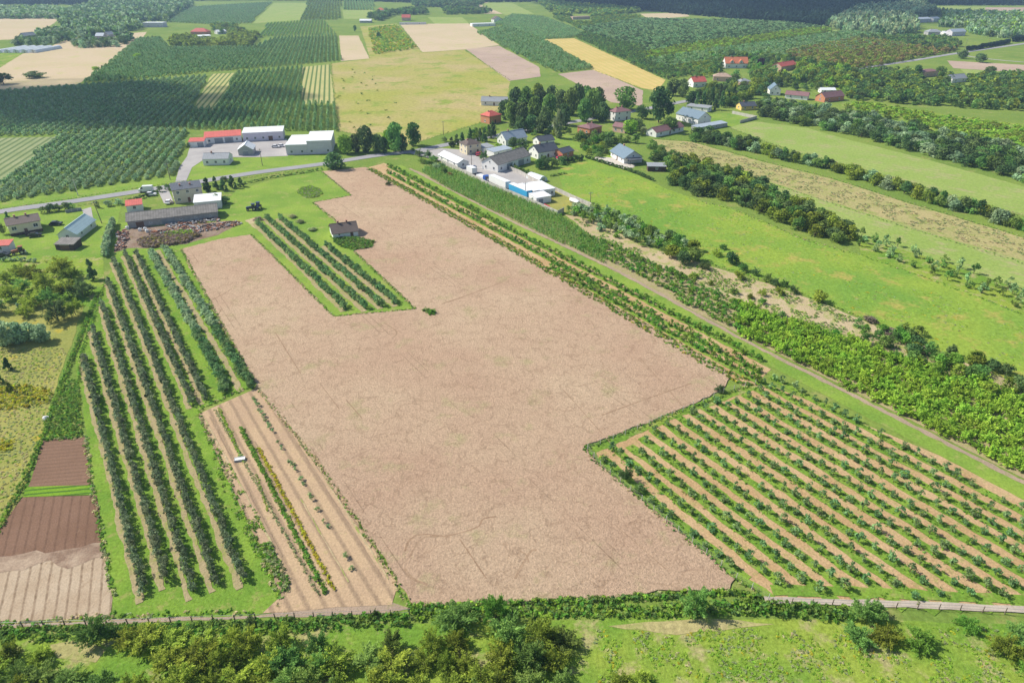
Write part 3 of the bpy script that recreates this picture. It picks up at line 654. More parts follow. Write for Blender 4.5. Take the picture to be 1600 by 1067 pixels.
# big orchard at the upper left, rows towards horizon x=515
def orchard(name, poly, rsp, tsp, wd, ht, mats, label, seed, vx=515, tpl=None):
    rr = rows_in(poly, vx, rsp, tsp, .12, 0, seed)
    if rr: stuff(name, tpl or T_low, mats, np.concatenate(rr), wd, ht, label, 'orchard', seed)
BA = [(-70,335),(0,316),(268,275),(283,250),(292,206),(205,201),(95,213),(60,240),(0,293),(-70,342)]
rr = rows_in(BA, 515, 4.5, 1.3, .08, 0, 21); rr = sorted(rr, key=lambda a: a[:, 0].mean())
plant(rr, 300, T_young, T_low, 'grey', 2.1, 2.4, 'orchard_tree', 'fruit tree', 'fruit trees of the big orchard beyond the road',
      lambda i, j: 'grey green fruit tree, %s from the road, %s row of the big orchard' % (nth(j), nth(i)),
      'fruit trees of the big orchard beyond the road', [('grey', 1), ('apple', .6)], 22, gap=0)
orchard('orchard_trees', [(-80,150),(110,136),(325,119),(300,172),(291,200),(205,199),(95,211),(-80,216)], 4.3, 1.25, 1.8, 2.3, [('grey', 1), ('apple', 1)], 'dark rows of the big orchard in cloud shade', 23)
orchard('orchard_trees', [(370,115),(472,106),(472,164),(522,164),(527,206),(295,203),(301,174),(338,174)], 3.9, 1.4, 1.6, 3.0, [('apple', 1), ('mid', .3)], 'tall hedge like orchard rows behind the white halls', 24)
orchard('orchard_trees', [(130,130),(165,105),(215,62),(250,60),(265,76),(395,75),(430,60),(527,55),(533,95),(470,101),(325,113),(190,127)], 4.0, 1.6, 1.8, 2.9, [('apple', 1), ('mid', .3)], 'orchard rows beyond the grassy crossway', 25)
orchard('orchard_trees', [(405,58),(418,38),(505,32),(524,54)], 4.6, 2.0, 1.7, 2.6, [('apple', 1), ('lush', .5)], 'light green orchard rows near the top', 26)
orchard('orchard_trees', [(262,35),(300,12),(425,4),(392,37),(330,39)], 5.2, 2.2, 2.2, 2.6, [('apple', 1), ('grey', .5)], 'far orchard block at the top left', 27)
orchard('orchard_trees', [(482,0),(534,0),(530,31),(470,33)], 6, 3, 3.0, 4, [('olive', 1), ('apple', .5)], 'far orchard rows at the top', 28, 520)
orchard('orchard_trees', [(537,2),(584,2),(584,16),(537,16)], 6, 3, 3.0, 4, [('apple', 1)], 'small far orchard block', 29, 540)
orchard('orchard_trees', [(800,24),(850,28),(912,52),(892,60),(848,62),(785,40),(770,40)], 4, 2.5, 2.6, 3, [('apple', 1)], 'far orchard rows above the golden strip', 30, 600)
orchard('orchard_trees', [(745,52),(790,42),(848,63),(926,108),(872,114),(842,103),(780,71)], 4, 2.2, 2.4, 3, [('apple', 1), ('mid', .5)], 'orchard rows left of the golden strip', 31, 600)
orchard('orchard_trees', [(900,60),(912,52),(960,66),(1080,118),(1040,126)], 4.5, 3, 3.2, 3.5, [('mid', 1), ('dark', .5)], 'dense rows right of the golden strip', 32, 600)
def wood(name, poly, sp, wd, ht, mats, label, seed, tpl=None, cat='wood'):
    stuff(name, tpl or T_forest, mats, clear(scatter(poly, sp, seed)), wd, ht, label, cat, seed)
for bi, (poly, vx, ms, lab) in enumerate([
  ([(1000,86),(1100,68),(1290,44),(1300,50),(1110,80),(1010,97)], 2050, [('olive',1),('lush',.7)], 'yellow green orchard rows below the far forest'),
  ([(1010,97),(1110,80),(1320,51),(1480,62),(1485,72),(1130,96),(1040,108)], 2050, [('apple',1),('mid',.5)], 'long mid green orchard rows below the far forest'),
  ([(1000,72),(1100,58),(1240,38),(1290,44),(1100,68),(1000,86)], 2050, [('dark',1),('apple',.6)], 'dark orchard rows at the forest edge'),
  ([(905,45),(1000,31),(1180,34),(1240,38),(1100,58),(1000,72),(960,66),(912,50)], 1900, [('apple',1),('dark',.7)], 'far orchard rows right of the golden strip'),
  ([(960,66),(1000,72),(1010,97),(1040,108),(1085,118),(1040,112)], 700, [('mid',1),('dark',.5)], 'bushy strip between orchard and golden stubble'),
  ([(1040,108),(1130,96),(1130,120),(1085,122)], 700, [('mid',1),('olive',.5)], 'bushes above the far houses'),
  ([(862,28),(905,45),(1000,31),(1000,26),(900,24)], 700, [('mid',1),('olive',.6)], 'bushes around the far brown building')]):
    rr = rows_in(poly, vx, 6.5, 3.6, .5, 0, 330+bi)
    if rr: stuff('orchard_trees', T_low, ms, clear(np.concatenate(rr)), 4.6, 3.6, lab, 'orchard', 330+bi)
wood('scrub', [(1225,85),(1340,62),(1480,63),(1495,80),(1340,110),(1260,105)], 5, 5.5, 4.2, [('rust', 1), ('olive', 1)], 'reddish olive orchard above the far road', 34, T_low, 'orchard')
wood('forest', [(880,-8),(1000,-10),(1640,-10),(1640,9),(1440,9),(1340,16),(1290,44),(1200,35),(1100,26),(990,16),(890,8)], 9, 10, 15, [('forest', 1)], 'dark forest along the top right', 35)
wood('forest', [(1290,45),(1340,15),(1440,9),(1470,26),(1430,26),(1432,52),(1400,60),(1340,52)], 7.5, 8, 12, [('grey', 1), ('pale', .6), ('dark', .5)], 'paler mixed wood at the top right', 36)
wood('forest', [(-80,-10),(880,-10),(890,3),(640,5),(560,2),(400,1),(190,3),(160,8),(-80,9)], 12, 13, 15, [('forest', 1)], 'dark far forest along the top', 37)
wood('trees', [(-60,16),(90,16),(110,24),(90,30),(-60,30)], 8, 10, 9, [('grey', 1), ('mid', 1)], 'line of far trees at the top left', 38)
wood('trees', [(100,22),(160,5),(300,3),(300,12),(250,40),(215,48),(130,60),(105,50),(90,32)], 8, 9, 10, [('dark', 1), ('mid', 1), ('grey', .7)], 'wood at the upper left', 39)
wood('trees', [(1455,40),(1470,22),(1640,25),(1640,58),(1560,60),(1500,52)], 8, 8, 9, [('grey', 1), ('mid', 1), ('lush', .3)], 'wood around the far houses at the right', 40)
wood('scrub', [(1335,62),(1480,62),(1500,74),(1480,82)], 6, 6, 6, [('mid', 1), ('dark', .6)], 'scrub along the far road', 41, T_low)
wood('scrub', [(265,74),(270,62),(330,56),(395,54),(405,58),(395,74)], 6, 7, 6, [('olive', 1)], 'olive scrub above the big orchard', 42, T_low)
wood('scrub', [(575,46),(620,40),(650,76),(585,86)], 5, 4, 2.4, [('lush', 1), ('yellow', .4)], 'yellow green thicket beside the beige field', 43, T_low)
wood('scrub', [(1315,152),(1335,116),(1400,112),(1480,122),(1640,118),(1640,178),(1480,168),(1370,160)], 5.5, 6, 5, [('dark', 1), ('mid', 1), ('olive', .5)], 'dark orchard scrub below the far road', 44, T_low)
wood('scrub', [(1320,166),(1345,160),(1480,184),(1640,206),(1640,248),(1500,213),(1400,188)], 4.2, 4, 2.2, [('lush', 1), ('olive', .5)], 'bright yellow green bushes at the right', 45, T_low)
wood('scrub', [(1200,112),(1300,112),(1335,120),(1320,138),(1250,130),(1180,124)], 6, 7, 6.5, [('mid', 1), ('lush', .3), ('olive', .5)], 'leafy gardens between the far houses', 46, T_low)
wood('scrub', [(640,2),(760,2),(745,12),(650,12)], 9, 10, 8, [('dark', 1)], 'far tree line at the top centre', 47)
wood('scrub', [(840,4),(1000,14),(1000,20),(920,30),(870,26)], 8, 9, 7, [('mid', 1), ('olive', .5)], 'far scrub below the forest', 48)
# the dark belt right of the village, single trees
def trees(poly, sp, nmax, tpl, mats, wd, ht, name, cat, group, desc, where, seed, split=True, gap=0.0, byline=False):
    r = random.Random(seed); P = clear(poly if isinstance(poly, np.ndarray) else scatter(poly, sp, seed, 40))
    P = [p for p in P if vis(p, 60) and r.random() >= gap]; P.sort(key=lambda p: p[1]); ind = P[:nmax]; rest = P[nmax:]
    ind.sort(key=lambda p: PX(*p)[0])
    for i, p in enumerate(ind):
        m = r.choice(mats)
        tree(tpl, m, p[0], p[1], wd*r.uniform(.8, 1.25), ht*r.uniform(.8, 1.2), '%s %s, %s from the left' % (desc, where, nth(i)), cat, group, name, split=split)
    if rest: stuff(name+'s', T_low, [(m, 1) for m in mats], np.array(rest), wd, ht, desc+' '+where+', the farther ones', cat, seed)
    print('trees', name, len(ind), len(rest))
trees([(1168,163),(1230,165),(1300,177),(1345,183),(1400,196),(1500,219),(1640,250),(1640,296),(1480,252),(1340,216),(1250,196),(1178,181)], 5.6, 300, T_bush, ['dark','dark','dark','mid','grey'], 7.2, 5.2, 'cherry_tree', 'cherry tree', 'old fruit trees in the dark belt', 'broad dark fruit tree', 'in the belt above the mown field', 50, split=False)
trees(along([(1085,214),(1180,238),(1260,256),(1340,279),(1430,306),(1500,330),(1650,372)], 2.5, 6, 51), 0, 200, T_bush, ['mid','dark','grey','olive'], 5.8, 5.0, 'hedgerow_tree', 'tree', 'hedgerow trees', 'bushy tree', 'in the hedgerow above the dry weeds', 52, split=False)
trees([(1035,262),(1075,250),(1130,268),(1180,287),(1260,328),(1335,365),(1340,390),(1260,366),(1150,318),(1090,305),(1048,292)], 4.6, 300, T_bush, ['mid','dark','olive'], 6.4, 5.0, 'belt_tree', 'tree', 'trees of the belt above the meadow', 'round green tree', 'in the belt above the bright meadow', 53, split=False)
R4 = rows_in([(1335,362),(1450,398),(1640,465),(1640,508),(1480,440),(1345,392)], 200, 3.9, 5.2, .4, 0, 54)
trees(np.concatenate(R4), 0, 200, T_young, ['mid','apple'], 2.5, 3.0, 'sapling', 'sapling', 'sparse saplings right of the belt', 'sparse sapling', 'in the grass right of the belt', 55, split=False, gap=.25)
trees([(930,328),(960,335),(1010,360),(1080,385),(1070,400),(990,385),(935,360),(885,335),(905,326)], 3.0, 200, T_young, ['mid','grey','fresh'], 3.2, 3.2, 'garden_tree', 'small tree', 'small trees behind the yard wall', 'small tree', 'on the sandy strip behind the wall', 56, split=False)
FT = [(1050,402,5),(1067,412,5),(1085,408,5.5),(1040,395,4),(1100,420,4),(1046,375,4.2),(1015,362,4),(1060,382,4.5),(1083,392,4.5),(1120,400,3.8),(1142,412,4.6),(1160,424,4),(1155,436,4),(1180,430,3.5),(1200,440,3.6),(1218,460,3.4),(1240,458,3.5),(1211,446,3.2),(1280,472,4.2),(980,350,4),(1000,372,3.6),(1130,390,3),(1190,462,3),(1225,448,3)]
FT.sort()
for i, (x, y, wd) in enumerate(FT):
    p = G(x, y); tree(T_big if wd > 4 else T_near, ['mid','dark','olive'][i % 3], p[0], p[1], wd, wd*.82, 'round fruit tree with shadow on the sandy strip, %s from the left' % nth(i), 'fruit tree', 'fruit trees on the sandy strip', 'fruit_tree')
trees([(1395,525),(1420,515),(1500,560),(1640,610),(1640,660),(1530,610),(1440,580)], 3.6, 80, T_bush, ['mid','fresh','dark','olive'], 4.2, 3.4, 'bush', 'bush', 'bushes below the bright meadow', 'leafy bush', 'on the sandy strip at the right edge', 57, split=False, gap=.25)
trees(along([(990,408),(1100,442),(1200,482),(1320,530),(1480,592)], 4.2, 3.5, 118), 0, 60, T_near, ['mid','fresh','olive'], 2.8, 2.0, 'bush', 'bush', 'bushes along the lower edge of the sandy strip', 'ragged bush', 'on the lower edge of the sandy strip', 119, split=False, gap=.3)
trees([(1325,508),(1420,520),(1425,552),(1350,540)], 3.2, 30, T_bush, ['mid','fresh'], 3.4, 2.8, 'bush', 'bush', 'bushes near the brush piles', 'leafy bush', 'near the two brush piles', 58, split=False, gap=.2)
for x, y, a, l in ((1360,502,4.5,'dark purple brush pile on the sandy strip, left one'), (1395,523,6,'reddish grey brush pile on the sandy strip, right one')):
    p = G(x, y); tree(T_bush, 'dry', p[0], p[1], a, 1.3, l, 'brush pile', None, 'brush_pile', split=False)
# lower hedge, foreground thicket
def thicket(lines, tpl, mats, wd, ht, group, desc, where, seed, name='bushy_tree', sp=3.2):
    r = random.Random(seed); k = 0
    for li, ln in enumerate(lines):
        P = along(ln, sp, 1.3, seed+li); P = sorted([tuple(p) for p in P if -40 < PX(*p)[0] < 1640 and PX(*p)[1] < 1150], key=lambda p: p[0])
        for i, p in enumerate(P):
            tree(tpl, r.choice(mats), p[0], p[1], wd*r.uniform(.65, 1.35), ht*r.uniform(.6, 1.3), '%s, %s from left, %s line %s' % (desc, nth(i), nth(li), where), 'tree', group, name)
            k += 1
    print('thicket', k)
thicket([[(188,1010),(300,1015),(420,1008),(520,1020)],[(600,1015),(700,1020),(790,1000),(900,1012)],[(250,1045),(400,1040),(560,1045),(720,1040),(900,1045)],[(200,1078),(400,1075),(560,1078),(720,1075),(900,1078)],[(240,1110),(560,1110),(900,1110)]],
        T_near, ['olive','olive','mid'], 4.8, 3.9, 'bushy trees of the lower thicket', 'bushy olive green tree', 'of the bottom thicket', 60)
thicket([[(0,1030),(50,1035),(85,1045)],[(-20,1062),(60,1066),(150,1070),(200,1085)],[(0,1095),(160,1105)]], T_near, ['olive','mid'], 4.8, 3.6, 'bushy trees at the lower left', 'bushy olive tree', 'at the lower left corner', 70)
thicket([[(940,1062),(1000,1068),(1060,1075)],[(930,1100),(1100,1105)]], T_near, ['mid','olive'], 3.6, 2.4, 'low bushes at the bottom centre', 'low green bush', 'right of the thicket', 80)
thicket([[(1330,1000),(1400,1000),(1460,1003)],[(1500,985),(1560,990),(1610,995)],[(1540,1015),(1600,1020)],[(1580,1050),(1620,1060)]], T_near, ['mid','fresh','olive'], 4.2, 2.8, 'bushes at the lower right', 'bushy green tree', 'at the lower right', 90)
SOLO = [(150,998,5.4,4.8,'mid','large round tree at the lower left end of the fence'),(713,975,6.2,4.4,'mid','broad dark tree in the hedge left of the taller one'),(774,968,4.6,5.8,'fresh','taller bright green tree in the lower hedge'),
 (1085,958,4.6,5.6,'mid','feathery tree with a long shadow below the wheat'),(1346,966,4.2,3.8,'mid','grey green tree beside the concrete path, left stem'),(1368,965,3.8,3.5,'mid','grey green tree beside the concrete path, right stem'),
 (979,750,2.6,3.6,'dark','dark tree standing at the inner corner fence of the right orchard'),(1124,612,2.6,2.2,'dark','small round bush at the upper corner of the orchard fence'),(393,975,2.0,1.8,'dark','small dark bush beside the lower fence'),(587,962,1.2,1.6,'dark','tiny conical bush at the lower fence'),
 (1000,768,3,1.8,'mid','low bush below the dark corner tree'),(674,490,3.6,1.5,'fresh','green weedy bush at the inner corner of the wheat'),(666,486,2.6,1.2,'mid','small weedy clump at the inner corner of the wheat')]
for x, y, wd, ht, m, l in SOLO:
    p = G(x, y); tree(T_near, m, p[0], p[1], wd, ht, l, 'tree' if ht > 2.5 else 'bush', None, 'tree' if ht > 2.5 else 'bush')
stuff('hedge_weeds', T_weed, [('mid', .8), ('dark', .3), ('fresh', 1), ('lush', .5)], np.concatenate([along([(640,962),(760,960),(900,955),(1060,954),(1200,948)], .19, 2.2, 91), along([(640,952),(900,940),(1150,925),(1190,935)], .25, .9, 92)]), 1.1, .6, 'weedy hedge along the bottom of the wheat', 'hedge', 93)
stuff('hedge_weeds', T_weed, [('mid', 1), ('fresh', 1)], along([(-40,992),(120,990),(400,980),(640,968)], .16, 2.4, 94), 1.1, .7, 'weeds below the lower fence', 'hedge', 95)
stuff('hedge_weeds', T_weed, [('mid', 1), ('fresh', 1)], along([(1150,950),(1300,958),(1330,962)], .16, 2.4, 96), 1.2, .9, 'weeds left of the concrete path', 'hedge', 97)
stuff('hedge_weeds', T_weed, [('fresh', 1), ('mid', 1), ('straw', .3)], np.concatenate([along([(912,702),(1050,648),(1180,600)], .42, .9, 98), along([(912,702),(935,728),(985,768),(1060,833),(1150,905),(1190,930)], .45, .9, 99)]), .7, .45, 'weeds along the orchard fence at the wheat edge', 'hedge', 100)
stuff('hedge_weeds', T_weed, [('fresh', 1), ('mid', .7), ('lush', .4)], np.concatenate([along([(152,462),(128,520),(98,600),(60,700),(30,770),(-10,840)], .24, 1.1, 101), along([(165,440),(125,560),(125,600)], .8, .6, 102)]), .8, .65, 'overgrown boundary hedge left of the vegetable plots', 'hedge', 103)
stuff('vegetable_plants', T_weed, [('fresh', 1), ('mid', 1)], scatter([(105,592),(122,595),(130,683),(72,688)], .55, 104), .8, .5, 'leafy plants in the vegetable plot', 'vegetables', 104)
stuff('meadow_plants', T_weed, [('lush', 1.6), ('pale', .6), ('yellow', .15), ('straw', .12)], clump(scatter([(930,985),(1640,980),(1640,1100),(930,1100)], .5, 105), 2.6, .5, 1), .6, .17, 'tufts and white flowers in the bottom meadow', 'meadow plants', 105)
stuff('meadow_plants', T_weed, [('lush', .5), ('pale', 1), ('straw', .5)], scatter([(-40,540),(105,545),(60,680),(20,780),(-40,860)], .9, 106), .7, .22, 'tufts in the left meadow', 'meadow plants', 106)
stuff('goldenrod', T_weed, [('yellow', 1), ('olive', .4)], np.concatenate([scatter([(-20,610),(40,600),(85,612),(75,632),(20,640),(-20,640)], .8, 107), scatter([(-5,690),(22,688),(18,705),(-5,710)], .7, 108)]), 1.0, .7, 'yellow flowering goldenrod in the left meadow', 'goldenrod', 107)
stuff('dry_weeds', T_weed, [('pale', 1), ('straw', 1.4)], clump(scatter([(1030,222),(1080,224),(1180,252),(1300,282),(1400,314),(1500,344),(1630,382),(1630,416),(1450,361),(1330,324),(1200,282),(1120,260),(1045,240)], 1.3, 109), 6, .5, 3), 1.3, .4, 'tall dry weeds of the tan strip', 'weeds', 109)
stuff('shed_weeds', T_weed, [('fresh', 1), ('mid', 1)], scatter([(516,372),(560,372),(586,378),(580,388),(555,392),(530,385)], .7, 110), 1.2, .9, 'green weeds around the lone shed', 'weeds', 110)
stuff('weeds', T_weed, [('lush', 1), ('pale', .7)], scatter([(463,302),(470,294),(485,291),(500,296),(504,304),(495,309),(478,310)], .6, 111), .9, .7, 'tall weeds of the round patch', 'weeds', 111)
stuff('meadow_scrub', T_weed, [('olive', 1), ('mid', .6)], scatter([(522,110),(575,100),(600,130),(625,160),(640,215),(545,205),(525,150)], 19, 112), 2.6, 1.2, 'tufts in the yellow meadow', 'meadow plants', 112)
# garden bed plant rows
for a, b, sp, wd, ht, m, l in [((336,640),(498,930),.5,.7,.35,'pale','grey green vegetable row in the sandy garden'),((342,638),(380,722),.35,.7,.4,'lush','bright green short vegetable row'),((376,668),(508,927),.3,1.0,.55,'fresh','dark green vegetable row in the sandy garden'),
                               ((404,700),(522,922),.35,.8,.45,'yellow','yellow flowering row in the sandy garden'),((400,740),(420,800),.5,.6,.3,'lush','sparse green row in the sandy garden')]:
    stuff('vegetable_row', T_weed, [(m, 1)], line_pts(a, b, sp, .1, 5), wd, ht, l, 'vegetables', 113)
rows = [line_pts((394,622),(560,905), 1.6, .15, 44)]
plant(rows, 80, T_young, T_low, 'apple', 1.0, .9, 'garden_bush', 'small bush', 'small bushes in the sandy garden row', lambda i, j: 'small garden bush, %s from the near end of the sparse sandy row' % nth(j), '', [('apple', 1)], 45, gap=.3)
stuff('meadow_plants', T_weed, [('lush', 1), ('yellow', .12), ('pale', .3)], clump(scatter([(880,268),(1000,282),(1150,333),(1350,405),(1630,505),(1630,610),(1400,512),(1200,436),(1000,360),(930,318)], 1.25, 114), 9, .35, 4), 1.3, .14, 'rank tufts in the bright meadow', 'meadow plants', 115)
stuff('weeds', T_weed, [('fresh', 1), ('lush', .6), ('pale', .6)], clump(scatter([(890,338),(1000,385),(1100,414),(1200,445),(1300,482),(1400,525),(1630,620),(1630,660),(1400,575),(1200,482),(1000,408),(930,368)], .8, 116), 5, .42, 5), .95, .35, 'weed patches on the sandy strip', 'weeds', 117)
stuff('edge_grass', T_weed, [('fresh', 1), ('straw', 1.2)], along([(402,606),(500,728),(560,818),(622,915),(640,948)], .3, .9, 46), .6, .4, 'grassy edge between wheat and garden', 'weeds', 46)
for i, (a, b, w_) in enumerate([((430,640),(596,900),.28),((443,645),(607,905),.3),((452,668),(600,880),.2),((320,655),(425,850),.3),((328,652),(440,870),.25),((470,780),(545,910),.22),((398,690),(470,830),.2)]):
    ribbon([a, b], w_, 'wheel_rut', [TR2, GM['sand']][i % 2], 4, 'wheel rut in the sandy garden', smooth=False, rag=.08)
stuff('weeds', T_weed, [('fresh', 1), ('lush', .7), ('pale', .5)], clump(scatter([(318,668),(345,700),(400,800),(440,880),(425,925),(405,880),(350,770)], .4, 47), 2.0, .4, 2), .6, .3, 'weeds creeping into the left side of the sandy garden', 'weeds', 48)
stuff('weeds', T_weed, [('pale', 1), ('fresh', .6)], along([(415,850),(440,900),(446,925)], .12, 1.4, 49), .9, .5, 'pale weeds at the garden corner', 'weeds', 50)
# ---- single trees elsewhere
def T(lst, tpl, group, cat='tree', name='tree'):
    lst = sorted(lst)
    for x, y, wd, ht, m, l in lst:
        p = G(x, y); tree(tpl, m, p[0], p[1], wd, ht, l, cat, group, name)
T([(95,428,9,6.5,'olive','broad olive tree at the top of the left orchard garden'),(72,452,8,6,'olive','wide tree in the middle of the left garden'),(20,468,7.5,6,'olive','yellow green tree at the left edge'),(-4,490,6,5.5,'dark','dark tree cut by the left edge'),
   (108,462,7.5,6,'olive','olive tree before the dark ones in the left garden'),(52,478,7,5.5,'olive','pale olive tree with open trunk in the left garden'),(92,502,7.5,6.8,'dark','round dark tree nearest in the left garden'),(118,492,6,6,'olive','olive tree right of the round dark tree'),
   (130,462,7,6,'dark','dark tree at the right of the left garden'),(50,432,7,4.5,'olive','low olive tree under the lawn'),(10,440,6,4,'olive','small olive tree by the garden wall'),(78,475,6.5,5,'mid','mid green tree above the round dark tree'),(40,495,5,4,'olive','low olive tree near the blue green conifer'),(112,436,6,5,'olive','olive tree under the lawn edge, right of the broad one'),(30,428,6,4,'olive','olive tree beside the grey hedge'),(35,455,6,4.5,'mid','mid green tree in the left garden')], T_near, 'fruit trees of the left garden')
T([(10,540,5.5,6.5,'grey','grey willow at the left edge'),(-8,530,5.5,6.5,'grey','grey willow cut by the left edge'),(30,535,5,5.5,'grey','second grey willow from the left edge'),(48,533,4.6,5,'grey','third grey willow from the left edge'),(66,533,4.6,4.6,'grey','rightmost low grey willow')], T_egg, 'grey willows at the left')
T([(146,437,4.4,6.5,'dark','dark conifer beside the left orchard tip'),(32,490,2.6,3.2,'grey','small blue green conifer in the grass'),(14,578,2.6,3.4,'dark','dark small conifer in the left meadow'),(1,598,2.4,3.2,'dark','dark small conifer at the left edge of the meadow'),(16,612,2.4,2.6,'olive','small olive conifer in the left meadow'),
   (14,347,3,4,'dark','dark conifer behind the beige house'),(325,300,5,6,'dark','dark conifer right of the two storey house'),(338,296,4,5.5,'dark','second dark conifer beside the two storey house'),(350,298,4.5,5,'dark','third dark conifer beside the two storey house'),(364,294,4.5,5.5,'dark','fourth dark conifer beside the lawn'),(376,292,4,4.2,'dark','rightmost dark conifer beside the lawn')], T_cone, 'dark conifers on the left', 'conifer', 'conifer')
T([(340,318,4.5,4,'dark','dark bush beside the white annex roof'),(352,318,4,3.6,'dark','second dark bush beside the white annex roof'),(70,333,4,3.0,'dark','dark hedge bush by the road, left one'),(80,331,4,3.2,'dark','dark hedge bush by the road, second'),(92,330,4,3.0,'dark','dark hedge bush by the road, third'),(103,328,4,3,'dark','dark hedge bush by the road, fourth'),(112,326,3.4,2.4,'mid','low bush by the road beside the gate'),(152,325,2,3,'dark','slim dark bush at the pole'),(170,322,4,2.4,'grey','grey bush by the road'),(185,320,4,2.4,'grey','grey roadside bush near the red roof'),(250,300,3,2.6,'dark','small dark bush beside the drive'),(262,297,2.6,3,'dark','small dark bush at the corner of the two storey house'),
   (6,366,3,4,'dark','dark bush left of the beige house'),(295,231,2.5,2.5,'dark','small bush at the red roofed workshop'),(350,283,4,2,'dark','dark roadside bush before the lawn')], T_bush, 'bushes around the left farm', 'bush', 'bush')
T([(525,264,10,7.6,'dark','broad dark bush tree at the right end of the white hall'),(540,240,8,9,'lush','bright green tree right of the white hall'),(557,238,6,9,'dark','dark tree between the bright tree and the pines'),(572,238,8,13,'dark','tall dark pine like tree by the road, left'),(590,238,6,9,'dark','narrow dark tree by the road'),(606,232,6,9,'lush','pale green tree behind the roadside trees'),(619,237,9,14,'mid','tall leafy tree by the road'),(647,228,8.5,11.5,'mid','round tree right end of the roadside group'),(600,240,5,8,'dark','dark narrow tree left of the tall leafy tree'),(629,236,5,8,'dark','dark tree between the two tall leafy trees')], T_egg, 'roadside trees right of the white halls')
T([(655,244,5,4,'dark','dark bush at the road bend'),(668,246,5,4,'dark','dark bush before the village yard'),(660,255,4.5,3.6,'mid','bush at the top of the maize strip'),(672,260,4.5,4,'mid','tree like bush at the top of the maize strip'),(682,264,4.5,4,'grey','grey bush before the white shed'),(694,272,4,4,'mid','bush beside the white shed'),(678,252,5,4,'mid','bush left of the white shed'),(690,262,4,3.6,'dark','dark bush at the shed wall'),(704,276,3,2.6,'rust','reddish bush at the wall'),(756,250,5.2,5.4,'dark','round dark tree in the yard before the grey barn'),(694,222,4,3.4,'dark','round bush by the road in the meadow'),(607,290,2.6,2.6,'dark','round dark bush on the wheat edge'),(645,236,3,2,'mid','small bush by the road')], T_near, 'bushes around the village yard', 'bush', 'bush')
gr = [(706,230,5,5),(714,227,5,5.5),(722,224,4.5,6),(735,220,4,7),(750,220,4,7),(757,222,5,7),(764,216,5,7),(770,212,5,8)]
for i, (x, y, wd, ht) in enumerate(gr):
    p = G(x, y); tree(T_cone, 'dark', p[0], p[1], wd, ht, 'dark conifer behind the cream house, %s from the left' % nth(i), 'conifer', 'conifers behind the cream house', 'conifer')
GROVE = [(790,186,9,11,'dark'),(798,196,9,13,'mid'),(806,180,10,16,'dark'),(815,197,9,13,'dark'),(822,182,11,17,'mid'),(836,192,9,15,'mid'),(843,182,10,16,'dark'),(852,200,8,12,'dark'),(858,188,9,15,'mid'),(840,166,9,14,'olive'),(862,170,9,14,'dark'),(880,196,8,12,'dark'),(892,180,10,16,'mid'),(902,172,9,16,'dark'),(913,190,9,13,'mid'),(926,184,11,17,'mid'),(940,190,8,11,'dark'),(876,178,10,14,'dark'),(830,206,8,9,'dark'),(846,208,8,9,'dark'),(812,206,8,8,'dark'),(934,170,9,13,'dark'),(916,164,9,12,'mid'),(948,186,5,7,'mid')]
for i, (x, y, wd, ht, m) in enumerate(sorted(GROVE)):
    p = G(x, y); tree(T_egg, m, p[0], p[1], wd, ht, 'tall dark tree of the village grove, %s from the left' % nth(i), 'tree', 'tall trees of the village grove')
T([(976,172,15,14,'mid','large round tree above the white two storey house'),(1029,192,16,20,'dark','biggest dense tree beside the blue grey roofed barn'),(1003,186,8,8,'dark','lower tree left of the biggest tree'),(1046,208,8.5,8.5,'mid','round green tree before the low white house'),(985,210,8,8,'lush','bright tree beside the orange annex'),(996,205,8,7,'dark','dark tree left of the low white house'),(1052,150,10,11,'dark','broad tree above the blue grey roofed barn'),(1066,152,8,12,'dark','tree right of the broad one above the barn'),(1080,168,8,10,'dark','tree behind the blue grey roof'),(1005,210,4,4,'pale','pale bush before the low white house'),
   (802,232,5,5.5,'dark','tree before the light blue roofed house'),(816,236,6,6,'dark','second tree before the light blue roofed house'),(852,262,6,5.4,'dark','round tree at the top of the bright meadow'),(843,264,5,4.6,'mid','smaller tree beside the round meadow tree'),(1140,92,9,8,'dark','dark tree left of the big red roofed house'),(1188,106,7,8,'plum','dark purple tree between the red roofed houses')], T_big, 'single big trees of the village')
p = G(871,216); tree(T_pop, 'pale', p[0], p[1], 6.5, 15, 'pale slender poplar in the village lawn', 'poplar', None, 'poplar')
for i, (x, y) in enumerate([(1088,170),(1098,168),(1107,172),(1117,172),(1127,168),(1136,164),(1145,160),(1112,160),(1124,156)]):
    p = G(x, y); tree(T_cone, 'dark', p[0], p[1], 5.5, 10.5, 'dark spruce right of the grey sheds, %s in the row' % nth(i), 'spruce', 'dark spruces right of the grey sheds', 'spruce')
trees([(898,212),(942,214),(1000,222),(1040,240),(1080,262),(1130,280),(1130,292),(1060,282),(1010,248),(960,232),(902,222)], 5, 120, T_bush, ['dark','mid','mid'], 5.6, 4.6, 'garden_tree', 'tree', 'garden trees between orange house and new house', 'leafy tree', 'in the strip behind the new house', 62, split=False)
trees([(1080,145),(1130,128),(1200,120),(1240,130),(1200,152),(1165,160),(1150,170),(1080,160)], 8, 80, T_bush, ['dark','mid','olive'], 8, 7, 'village_tree', 'tree', 'trees among the far village houses', 'leafy tree', 'among the far village houses', 63, split=False)
trees([(1040,205),(1075,206),(1120,214),(1180,228),(1180,240),(1100,224),(1050,214)], 5, 60, T_bush, ['dark','mid'], 6, 5, 'hedgerow_tree', 'tree', 'trees below the long grey shed', 'broad tree', 'below the long grey shed', 64, split=False)
trees([(1235,100),(1320,112),(1340,130),(1310,140),(1245,125)], 8, 60, T_bush, ['lush','mid','olive'], 9, 8, 'village_tree', 'tree', 'trees behind the brick gable house', 'bright leafy tree', 'behind the brick gabled house', 65, split=False)
